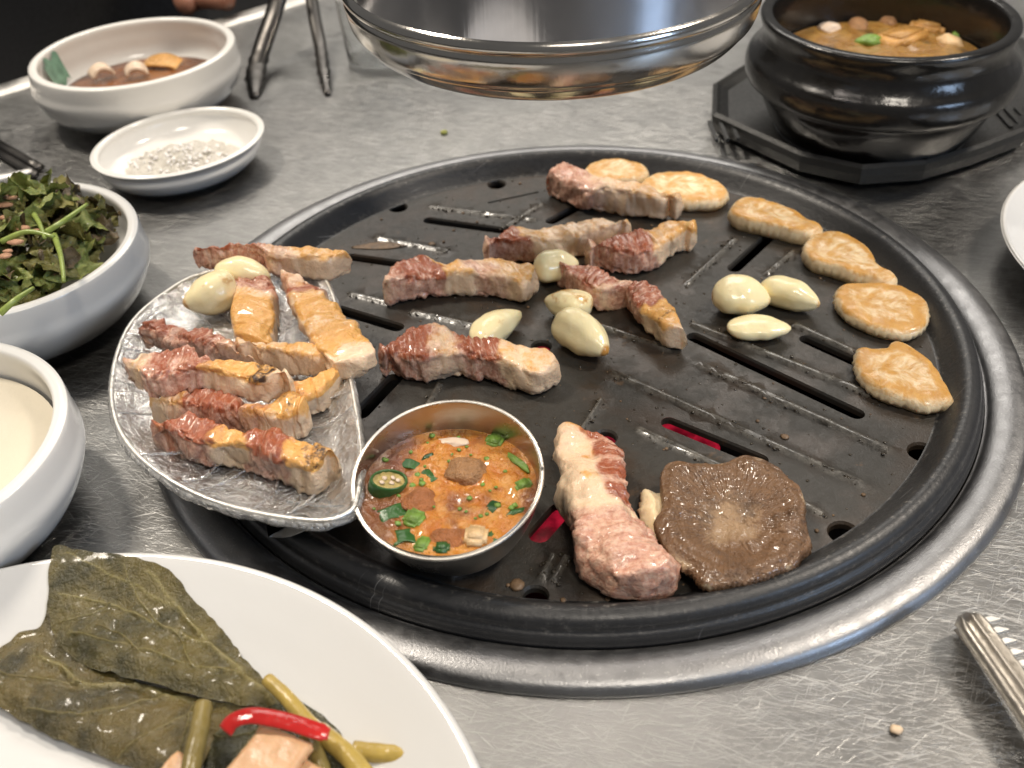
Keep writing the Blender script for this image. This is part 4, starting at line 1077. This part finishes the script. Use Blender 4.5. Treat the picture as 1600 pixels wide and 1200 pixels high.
for i in range(165):
    a, r = rs.uniform(0, 2 * PI), .045 * math.sqrt(rs.random())
    h = .006 + .030 * (1 - (r / .054) ** 2) * rs.uniform(.55, 1.0) + .010
    k = rs.random()
    o = put('salad_leaf', protos[i % 9][0 if k < .34 else 1 if k < .76 else 2], sal, (math.cos(a) * r, math.sin(a) * r, h))
    o.rotation_euler = (rs.uniform(-.9, .9), rs.uniform(-.9, .9), rs.uniform(0, 6.28)); s_ = rs.uniform(.55, 1.05); o.scale = (s_, s_, s_)
for (a, b, c_) in [((2, 378), (42, 362), (85, 370)), ((68, 365), (100, 345), (136, 319)), ((0, 490), (25, 468), (52, 450)), ((85, 368), (95, 400), (100, 440)), ((50, 330), (62, 350), (70, 372))]:
    pa, pb, pc_ = at(*a, .056), at(*b, .059), at(*c_, .058)
    pts = [Vector(x) - sal.location for x in curve_open([tuple(pa), tuple(pb), tuple(pc_)], 14)]
    V, F = tube(pts, [.0014 - .0006 * j / 13 for j in range(14)], 8); put('leaf_stem', mesh('leaf_stem', V, F, M['saladstem']), sal)
for k, (px, py) in enumerate([(10, 340), (35, 356), (56, 360), (12, 392), (25, 378), (6, 320), (16, 308), (8, 400)]):
    p = at(px, py, .057); V, F = lump((0, 0, 0), rs.uniform(.0014, .0026), k * 2.7, None, '', .45, 2); V = [Vector((v.x * 1.5, v.y * .8, v.z)) for v in V]
    put('nut_crumb', mesh('nut_crumb', V, F, M['crumb']), sal, p - sal.location)

# broth bowl, lower left
bowl('broth_bowl', 'plain white bowl of cloudy pale broth cut by the left edge below the salad', 'bowl', (-.2167, .2808), .0599, .0430, .036, .0620, .0045)
disc((-.2167, .2808), .0545, .0300, M['broth'], 'broth', 'cloudy cream broth in the lower left bowl', 'soup', .0003, 70)

# large plate with pickled leaves
PLc = (-.1350, .1145)
pt = thing('pickle_plate', 'large glossy white plate of pickled leaves in the lower left corner', 'plate', (PLc[0], PLc[1], 0))
V, F = lathe(smooth_prof([(.0005, .002), (.082, .002), (.084, 0), (.088, .0005), (.092, .004), (.112, .0125), (.1285, .0195), (.1302, .0212), (.1290, .0222), (.1265, .0214), (.118, .0170), (.108, .0120), (.098, .0082), (.088, .0068), (.04, .0062), (.0005, .0062)], 7), 192)
part('plate_body', V, F, M['plate'], pt)

def rplate(name, label, cat, c, rr_, mat=None):
    t = thing(name, label, cat, (c[0], c[1], 0))
    V, F = lathe(smooth_prof([(.0005, .002), (rr_ * .62, .002), (rr_ * .64, 0), (rr_ * .68, .001), (rr_ * .85, .010), (rr_ * .99, .0190), (rr_, .0205), (rr_ * .985, .0212), (rr_ * .95, .0190), (rr_ * .80, .0095), (rr_ * .66, .0062), (.0005, .006)], 6), 160)
    part('plate_body', V, F, mat or M['plate'], t)
rplate('side_plate', 'white plate just entering the frame at the right edge below the stone pot', 'plate', (.3200, .3995), .0938)

def sheet(outline, z, spacing, hfun, veins, seed=0., vw=.00075, vh=.00045):
    P = curve_closed([tuple(at(x, y, z))[:2] for x, y in outline], max(60, int(len(outline) * 9)))
    P = [p + .0007 * np.array((nz((p[0] * 260, p[1] * 260, seed), 1), nz((p[0] * 260, p[1] * 260, seed + 5), 1))) for p in P]
    lo_, hi_ = np.min(P, 0), np.max(P, 0); ex = []; vn = []
    for pth, wv in veins:
        q_ = curve_open([tuple(at(x, y, z))[:2] for x, y in pth], 60); q_ = np.array([a + .0009 * nz((a[0] * 150, a[1] * 150, seed), 1) for a in q_]); vn.append((q_, wv))
        for i in range(0, 60, 2):
            t_ = q_[min(i + 1, 59)] - q_[i - 1 if i else 0]; t_ = np.array((-t_[1], t_[0])) / (np.linalg.norm(t_) + 1e-9); w_ = vw * wv * (1 - .5 * i / 60)
            for o_ in (-1.5, -.7, 0, .7, 1.5):
                c_ = q_[i] + t_ * o_ * w_
                if inside(c_, P): ex.append(tuple(c_))
    AV = np.concatenate([a for a, _ in vn])
    near = lambda c_: ((AV - np.array(c_)) ** 2).sum(1).min() < .0012 ** 2
    y = lo_[1]; row = 0
    while y < hi_[1]:
        x = lo_[0] + (spacing / 2 if row % 2 else 0)
        while x < hi_[0]:
            if inside((x, y), P) and not near((x, y)): ex.append((x, y))
            x += spacing
        y += spacing * .87; row += 1
    v2, f2 = cdt([tuple(p) for p in P], [], ex)
    V, ve = [], []
    PA = np.array(P)
    for v in v2:
        p = np.array((v.x, v.y)); vv = 0; hh = 0
        for q_, wv in vn:
            d2 = ((q_ - p) ** 2).sum(1); i = int(d2.argmin()); d = math.sqrt(d2[i]); w_ = vw * wv * (1 - .5 * i / 60)
            g = math.exp(-(d / w_) ** 2); vv = max(vv, g * min(1, .55 + wv * .3)); hh += vh * wv * g - .0009 * math.exp(-((d - 2.8 * w_) / (2 * w_)) ** 2)
        de = math.sqrt(((PA - p) ** 2).sum(1).min())
        zz = z + hfun(v.x, v.y) + hh - .0028 * (1 - sst(0, .006, de))
        pr_ = math.hypot(v.x - PLc[0], v.y - PLc[1]); fl_ = float(np.interp(pr_, [.088, .098, .108, .118, .1265, .13], [.0068, .0082, .0120, .0170, .0214, .022])) + .0006
        V.append(Vector((v.x, v.y, fl_ + math.log1p(math.exp(max(-20, min(20, (zz - fl_) / .0012)))) * .0012))); ve.append(vv)
    return V, f2, ve
def wr(seed, amp=.0024):
    return lambda x, y: amp * .55 * fbm((x * 34 + seed, y * 34, seed), 1, 3) + .0006 * (1 - abs(fbm((x * 120 + seed, y * 90, 0), 1, 2)) * 3) * .6 + .0005 * fbm((x * 420, y * 420, seed), 1, 2)
V, F, ve = sheet([(96, 940), (110, 985), (150, 1020), (200, 1050), (280, 1072), (340, 1090), (395, 1100), (372, 1130), (330, 1155), (310, 1200), (285, 1225), (240, 1212), (185, 1184), (120, 1160), (60, 1136), (0, 1101), (-45, 1070), (-35, 1028), (0, 1011), (32, 990), (64, 982)], .0125, .0018, wr(4.2, .0030),
                 [([(392, 1100), (330, 1092), (260, 1078), (215, 1062), (165, 1070), (125, 1066), (95, 1040), (60, 1020)], 1.6), ([(260, 1078), (200, 1100), (120, 1115), (40, 1105)], .7), ([(330, 1092), (280, 1120), (220, 1150), (180, 1175)], .7), ([(215, 1062), (160, 1035), (100, 1010)], .7), ([(125, 1066), (60, 1060), (0, 1050)], .6), ([(300, 1086), (290, 1140), (280, 1190)], .5)])
solo('pickled_leaf', 'lower crumpled olive brown pickled leaf reaching the left edge of the frame', 'pickled leaf', V, F, M['perilla_b'], 'pickled leaves on the large plate', dict(vein=ve))
V, F, ve = sheet([(97, 876), (140, 883), (200, 889), (265, 905), (300, 938), (332, 966), (366, 1004), (392, 1035), (426, 1068), (432, 1092), (395, 1098), (340, 1088), (300, 1078), (240, 1060), (180, 1046), (130, 1032), (92, 1002), (76, 965), (80, 930), (88, 900)], .0155, .0017, wr(1.7, .0024),
                 [([(430, 1090), (385, 1050), (340, 1015), (300, 975), (265, 935), (235, 905)], 1.2), ([(330, 1005), (250, 975), (170, 945), (92, 935)], .8), ([(385, 1050), (300, 1035), (210, 1010), (110, 985)], .7), ([(275, 950), (220, 925), (150, 900), (110, 885)], .7), ([(250, 975), (215, 935), (200, 900)], .5), ([(170, 945), (140, 960), (90, 970)], .5), ([(300, 1035), (285, 1000), (270, 985)], .45), ([(210, 1010), (180, 985), (150, 975)], .45)])
solo('pickled_leaf', 'upper broad olive green pickled leaf with clear veins pointing to the top left', 'pickled leaf', V, F, M['perilla'], 'pickled leaves on the large plate', dict(vein=ve))
V, F, ve = sheet([(330, 1118), (400, 1085), (440, 1078), (490, 1108), (528, 1140), (548, 1180), (560, 1225), (480, 1235), (400, 1222), (330, 1215), (312, 1160)], .0115, .0019, wr(7.7, .0030), [([(440, 1085), (400, 1140), (360, 1190)], .8), ([(400, 1140), (350, 1150), (330, 1140)], .6)])
solo('pickled_leaf', 'dark wilted pickled leaf bunched under the red pepper strip', 'pickled leaf', V, F, M['perilla_d'], 'pickled leaves on the large plate', dict(vein=ve))
def stem(label, pts, zs, r, mat, r1=None, N=24):
    P = [tuple(at(p[0], p[1], z)) for p, z in zip(pts, zs)]
    pth = curve_open(P, N); r1 = r1 or r
    V, F = tube(pth, [.88 * (r + (r1 - r) * i / (N - 1)) * (1 + .02 * math.sin(i * 1.3)) for i in range(N)], 14)
    solo('pickled_stalk', label, 'pickled stalk', V, F, mat, 'pickled stalks on the large plate')
stem('thick olive stem standing left of the beige radish slice', [(318, 1102), (312, 1140), (300, 1190), (292, 1240)], [.020, .021, .021, .020], .0031, M['stem'])
stem('pale green stem running down from the leaf tip behind the red pepper', [(418, 1062), (448, 1090), (480, 1128), (505, 1150)], [.0195, .0195, .0180, .0165], .0024, M['stem_y'], .0029)
stem('yellow stem below the right end of the red pepper', [(498, 1142), (520, 1160), (548, 1185), (580, 1225)], [.0165, .0165, .016, .015], .0032, M['stem_y'], .0034)
stem('short cut yellow brown stem pointing right, ending nearest the plate rim', [(552, 1172), (600, 1178), (645, 1182), (686, 1186)], [.0130, .0125, .0125, .0125], .0030, M['stem_y'], .0036)
stem('olive stem hanging down below the middle of the red pepper', [(478, 1150), (495, 1180), (512, 1225)], [.0175, .0175, .016], .0026, M['stem'])
# red pepper strip
pth = curve_open([tuple(at(x, y, z)) for x, y, z in [(352, 1142, .0245), (365, 1126, .0262), (392, 1118, .0270), (425, 1122, .0266), (460, 1130, .0262), (490, 1140, .0254), (514, 1147, .0240)]], 40)
V, F = tube(pth, [.0027 * (1 - .25 * (i > 37)) for i in range(40)], 12, .30)
solo('red_pepper_strip', 'glossy curved strip of red pepper lying over the stems and radish', 'red pepper', V, F, M['redpep'])
def radish_slice(label, outline, z, th, seed):
    V, F, a1, a2 = slab('radish_slice', '', '', outline, z, z - th, None, lambda s, a, p: .0005 * nz((p[0] * 60 + seed, p[1] * 60, 0), 1) - .0006 * (s > .97), n=72, rings=8, side=4, bulge=.0003, attrf=lambda s, a, v: (0, 0), wob=.0004, seed=seed)
    solo('radish_slice', label, 'radish slice', V, F, M['slice'], 'pickled radish slices on the large plate')
radish_slice('large beige radish slice under the red pepper strip', [(407, 1130), (420, 1132), (450, 1145), (478, 1156), (486, 1163), (470, 1185), (445, 1215), (420, 1235), (380, 1232), (340, 1218), (345, 1205), (375, 1175), (395, 1148)], .0240, .0030, 1.)
radish_slice('beige radish slice corner at the left of the olive stem', [(276, 1172), (290, 1190), (300, 1225), (270, 1235), (235, 1222), (250, 1200)], .0190, .0030, 2.)
radish_slice('beige radish slice corner right of the large slice at the frame bottom', [(470, 1184), (495, 1195), (530, 1215), (520, 1240), (450, 1235), (440, 1215)], .0205, .0030, 3.)

# ================================================================== STONE POT ON ITS TRAY
SPc = (.2078, .5585)
tv = thing('pot_tray', 'black six-sided plastic tray under the stone pot', 'tray', (SPc[0], SPc[1], 0))
pg = [tuple(at(x, y, .014))[:2] for x, y in [(1114, 132), (1113, 180), (1182, 212), (1250, 243), (1347, 264), (1447, 257), (1530, 232), (1606, 203), (1640, 130), (1600, 60), (1480, 20), (1300, 30), (1180, 90)]]
pgc = np.mean(pg, 0); V, F = [], []; n = len(pg)
prof_ = [(.86, .0005), (.98, .004), (1., .010), (1., .014), (.975, .0155), (.95, .0135), (.90, .0110), (.5, .0105)]
for s, z in prof_:
    for p in pg: V.append((pgc[0] + (p[0] - pgc[0]) * s, pgc[1] + (p[1] - pgc[1]) * s, z))
for i in range(len(prof_) - 1):
    for k in range(n): F.append((i * n + k, i * n + (k + 1) % n, (i + 1) * n + (k + 1) % n, (i + 1) * n + k))
F.append(tuple(range((len(prof_) - 1) * n, len(prof_) * n))); F.append(tuple(range(n - 1, -1, -1)))
part('tray_body', V, F, M['trivet'], tv, None, False, tv.location)
L = []
for sgn in (-1, 1):
    for k in range(3):
        V, F = box(SPc[0] + sgn * (.076 + .006 * k) - .001, SPc[0] + sgn * (.076 + .006 * k) + .001, SPc[1] - .012, SPc[1] + .012, .0106, .0125); part('grip_rib', V, F, M['trivet'], tv, None, False, tv.location)
sp = thing('stone_pot', 'black glazed stone pot of bubbling stew at the upper right', 'pot', (SPc[0], SPc[1], .0112))
pr = smooth_prof([(.0005, 0), (.050, 0), (.0535, .0015), (.0590, .010), (.0640, .022), (.0655, .028), (.0700, .0300), (.0735, .0335), (.0745, .040), (.0735, .046), (.0700, .0505), (.0672, .056), (.0668, .0615), (.0682, .0665), (.0685, .0690), (.0672, .0705), (.0640, .0705), (.0618, .0690), (.0605, .060), (.0600, .045), (.055, .020), (.045, .008), (.0005, .007)], 5)
pr = [(r_ * .968, z_ * .905) for r_, z_ in pr]
V, F = lathe(pr, 144); part('pot_body', V, F, M['pot'], sp)
disc(SPc, .0560, .0500, M['stew2'], 'pot_stew', 'brothy brown stew in the black stone pot', 'stew', .0014, 90)
for k, (px, py, rx, ry, mt_, lb) in enumerate([(1298, 46, .0075, .006, 'onion', 'pale pinkish tofu piece at the left of the pot stew'), (1410, 60, .016, .0095, 'tofu', 'big golden tofu block in the middle of the pot stew'), (1340, 40, .009, .006, 'lump', 'brown chunk at the far left of the pot stew'),
                                              (1485, 68, .009, .005, 'radish', 'pale orange piece at the right of the pot stew'), (1450, 45, .010, .007, 'tofu', 'golden tofu chunk at the far right of the pot stew'), (1360, 66, .008, .005, 'scal', 'greenish piece at the front of the pot stew'), (1500, 52, .008, .005, 'scal', 'greenish piece at the right wall of the pot'), (1385, 30, .011, .006, 'lump', 'brown chunk at the far side of the pot stew')]):
    bit('stew_chunk', lb, 'stew piece', px, py, rx, ry, .0042, k * 37, M[mt_], z=.0492, seed=k * 1.7, group='pieces floating in the pot stew', kind='block' if k in (1, 4) else 'lump')

# ================================================================== EXHAUST HOOD
HY = .43
ray = _f + _r * ((862 - 800) / FPX) - _u * ((4 - 600) / FPX)
hp = CAM + ray * (HY / ray.y); HR = 322 * (hp - CAM).dot(_f) / FPX
hd2 = thing('exhaust_hood', 'polished chrome exhaust pipe hanging over the grill', 'exhaust hood', hp)
V, F = lathe([(HR * .985, .0125), (HR * .985, .40)], 160); part('pipe', V, F, M['chrome'], hd2)
V, F = lathe(smooth_prof([(HR * .984, .0150), (HR * 1.000, .0140), (HR * 1.008, .0124), (HR * 1.005, .0108), (HR * .990, .0094)], 5), 160); part('bead_ring', V, F, M['skirt'], hd2)
V, F = lathe(smooth_prof([(HR * .992, .0096), (HR * .998, .0070), (HR * .990, .0025), (HR * .975, -.0015), (HR * .955, -.0030), (HR * .945, -.0045), (HR * .90, -.0085), (HR * .84, -.0108), (HR * .78, -.0110), (HR * .76, -.0100), (HR * .76, .01)], 6), 160)
part('rolled_skirt', V, F, M['skirt'], hd2)
V, F = lathe([(HR * .76, .01), (HR * .92, .05), (HR * .95, .40)], 96); part('inner_duct', V, F, M['pit'], hd2)

# ================================================================== UTENSILS
# tongs at the lower right: channel-shaped arm with a row of teeth
tz = .012
A = at(1506, 952, tz); D = (at(1652, 1158, tz) - A); Lg = D.length; D.normalize(); S = Vector((-D.y, D.x, 0))     # S points up-right
tg = thing('tongs', 'worn steel serrated tongs lying at the lower right corner', 'tongs', A - Vector((0, 0, tz)))
V, F = [], []
cs = [(-.0066, -.0034), (-.0072, -.0008), (-.0064, .0016), (-.0050, .0014), (-.0036, -.0004), (-.0014, -.0010), (-.0007, .0018), (.0001, .0024), (.0011, .0018), (.0018, -.0010), (.0036, -.0004), (.0048, .0014), (.0060, .0014), (.0064, -.0008), (.0060, -.0034), (.0050, -.0036), (.0046, -.0020), (.0010, -.0024), (-.0036, -.0020), (-.0058, -.0036)]
NS = 40; n = len(cs)
for i in range(NS + 1):
    t = i / NS; nar = .30 + .70 * math.sqrt(min(1, t / .14)); lift = -.0045 * (1 - min(1, t / .10)) ** 2
    for x, z in cs:
        p = A + D * (Lg * t) + S * (x * .62 * nar * (1 + .2 * t)) + Vector((0, 0, z + lift + .0004 * fbm((t * 60, x * 900, 2), 1, 2)))
        V.append(p)
for i in range(NS):
    for k in range(n): F.append((i * n + k, (i + 1) * n + k, (i + 1) * n + (k + 1) % n, i * n + (k + 1) % n))
F.append(tuple(range(n))); F.append(tuple(reversed(range(NS * n, NS * n + n))))
part('tong_arm', V, F, M['tongs'], tg, None, True, tg.location)
for k in range(8):
    t0 = .10 + k * .088; w_ = .040
    b0 = A + D * (Lg * t0) + S * .0034; b1 = A + D * (Lg * (t0 + w_)) + S * .0036
    tip = S * .0050 + Vector((0, 0, .0006))
    q_ = [b0, b1, b1 + tip, b0 + tip * .55]
    V = [v + Vector((0, 0, .0004)) for v in q_] + [v + Vector((0, 0, -.0008)) for v in q_]
    F = [(0, 1, 2, 3), (7, 6, 5, 4), (0, 4, 5, 1), (1, 5, 6, 2), (2, 6, 7, 3), (3, 7, 4, 0)]
    part('tooth', V, F, M['edge'], tg, None, False, tg.location)
low = []
for i in range(NS + 1):
    low.append(A + D * (Lg * (i / NS)) + S * .0008 + Vector((0, 0, -.0098 + .004 * (i / NS))))
V, F = tube(low, .0019, 8, .5); part('lower_arm', V, F, M['tongs'], tg, None, True, tg.location)

# tongs at the back left: two dark arms spread open, tips resting on the table
p_ = at(450, 60, 0)
tg2 = thing('tongs', 'dark steel tongs standing open at the back between bowl and exhaust pipe', 'tongs', (p_.x, p_.y, 0))
for pts, wd in (([(398, 152, .001), (400, 112, .006), (411, 70, .016), (428, 20, .030), (446, -40, .050)], .0068), ([(512, 148, .001), (506, 112, .006), (500, 70, .012), (490, 20, .024), (482, -40, .040)], .0044)):
    pth = curve_open([tuple(at(x, y, z)) for x, y, z in pts], 30)
    V, F = tube(pth, [wd * (.45 + .55 * min(1, i / 6)) * (1 + .10 * math.sin(i * 2.4) * (i < 14)) for i in range(30)], 10, .55)
    part('tong_arm', V, F, M['dtongs'], tg2, None, True, tg2.location)

# chopsticks and spoon handle, far left
for k, (a, b) in enumerate([((-40, 202), (62, 262)), ((-40, 214), (55, 273))]):
    A_, B_ = at(*a, .003), at(*b, .003)
    V, F = tube([A_ + (B_ - A_) * t for t in np.linspace(0, 1, 8)], .0032 if k == 0 else .0028, 8, .6)
    solo('chopstick', ['grey metal chopstick at the far left edge, the farther of the pair', 'grey metal chopstick at the far left edge, the nearer of the pair'][k], 'chopstick', V, F, M['dtongs'], 'metal chopsticks at the left edge')
A_, B_ = at(-60, 290, .006), at(52, 266, .004)
V, F = tube([A_ + (B_ - A_) * t for t in np.linspace(0, 1, 14)], [.0045 - .0020 * t for t in np.linspace(0, 1, 14)], 12, .45)
solo('spoon_handle', 'shiny silver spoon handle behind the salad bowl', 'spoon', V, F, M['edge'])

# plastic cup behind the hood
p_ = at(582, 118, 0)
gl = thing('drinking_glass', 'clear glass standing on the table partly hidden behind the exhaust pipe', 'glass', (p_.x + .006, p_.y + .022, 0))
V, F = lathe(smooth_prof([(.0005, .0), (.021, .0), (.0235, .0015), (.0260, .03), (.0300, .085), (.0305, .0855), (.0290, .0850), (.0250, .03), (.0222, .007), (.019, .005), (.0005, .005)], 4), 64); part('glass_wall', V, F, M['glass'], gl)

# crumbs on the table
for px, py, r, mt_, lb in [(694, 209, .0022, 'green', 'tiny yellow green crumb on the table beyond the grill'), (1400, 1143, .0018, 'cream', 'small beige crumb on the table at the bottom right')]:
    p = at(px, py, 0); V, F = lump((p.x, p.y, r * .5), r, px, None, '', .6, 2); solo('food_crumb', lb, 'crumb', V, F, M[mt_])

# ================================================================== PERSON ACROSS THE TABLE
def skinned(name, pts, edges, radii, mat):
    me = bpy.data.meshes.new(name); me.from_pydata(pts, edges, [])
    o = bpy.data.objects.new(name, me); COL.objects.link(o)
    sm = o.modifiers.new('skin', 'SKIN'); ss = o.modifiers.new('sub', 'SUBSURF'); ss.levels = ss.render_levels = 2
    for v, r in zip(me.skin_vertices[0].data, radii): v.radius = (r, r)
    me.skin_vertices[0].data[0].use_root = True
    dg = bpy.context.evaluated_depsgraph_get(); ev = o.evaluated_get(dg)
    m2 = bpy.data.meshes.new_from_object(ev); bpy.data.objects.remove(o)
    m2.materials.clear(); m2.materials.append(mat); m2.polygons.foreach_set('use_smooth', [True] * len(m2.polygons)); m2.name = name
    return m2

pe = thing('person', 'person in black seated across the table, one bare hand at the table edge', 'person', (-.42, 1.02, -.30))
o_ = pe.location
def loc_(l): return [tuple(Vector(p) - o_) for p in l]
sh = at(150, -150, .26); el = at(120, -60, .05)
V = loc_([(-.42, 1.10, -.22), (-.42, 1.10, .05), (-.42, 1.09, .26), (-.25, 1.08, .25), (-.215, .99, .06), (-.235, .905, .018), (-.60, 1.08, .25), (-.66, 1.0, .02), (-.36, .98, -.24), (-.36, .86, -.24), (-.52, .98, -.24), (-.52, .86, -.24)])
put('black_clothing', skinned('black_clothing', V, [(0, 1), (1, 2), (2, 3), (3, 4), (4, 5), (2, 6), (6, 7), (0, 8), (8, 9), (0, 10), (10, 11)], [.13, .14, .12, .055, .042, .030, .055, .042, .08, .07, .08, .07], M['black']), pe)
w0 = Vector((-.235, .900, .017)); pal = at(300, -18, .012); k1 = at(335, -16, .014)
hand = [tuple(w0), tuple(w0.lerp(pal, .5)), tuple(pal)]; ed_ = [(0, 1), (1, 2)]; rad = [.022, .020, .020]
for i in range(4):
    b0 = at(318, -30 + i * 9, .014); b1 = at(345 + (3 - abs(i - 1.5)) * 4, -30 + i * 10, .015); b2 = at(362 - i * 2, -22 + i * 9, .006)
    n_ = len(hand); hand += [tuple(b0), tuple(b1), tuple(b2)]; ed_ += [(2, n_), (n_, n_ + 1), (n_ + 1, n_ + 2)]; rad += [.0085, .0078, .0066]
n_ = len(hand); hand += [tuple(at(285, 4, .012)), tuple(at(310, 12, .008))]; ed_ += [(1, n_), (n_, n_ + 1)]; rad += [.010, .0085]
put('hand', skinned('hand', loc_(hand), ed_, rad, M['skin']), pe)
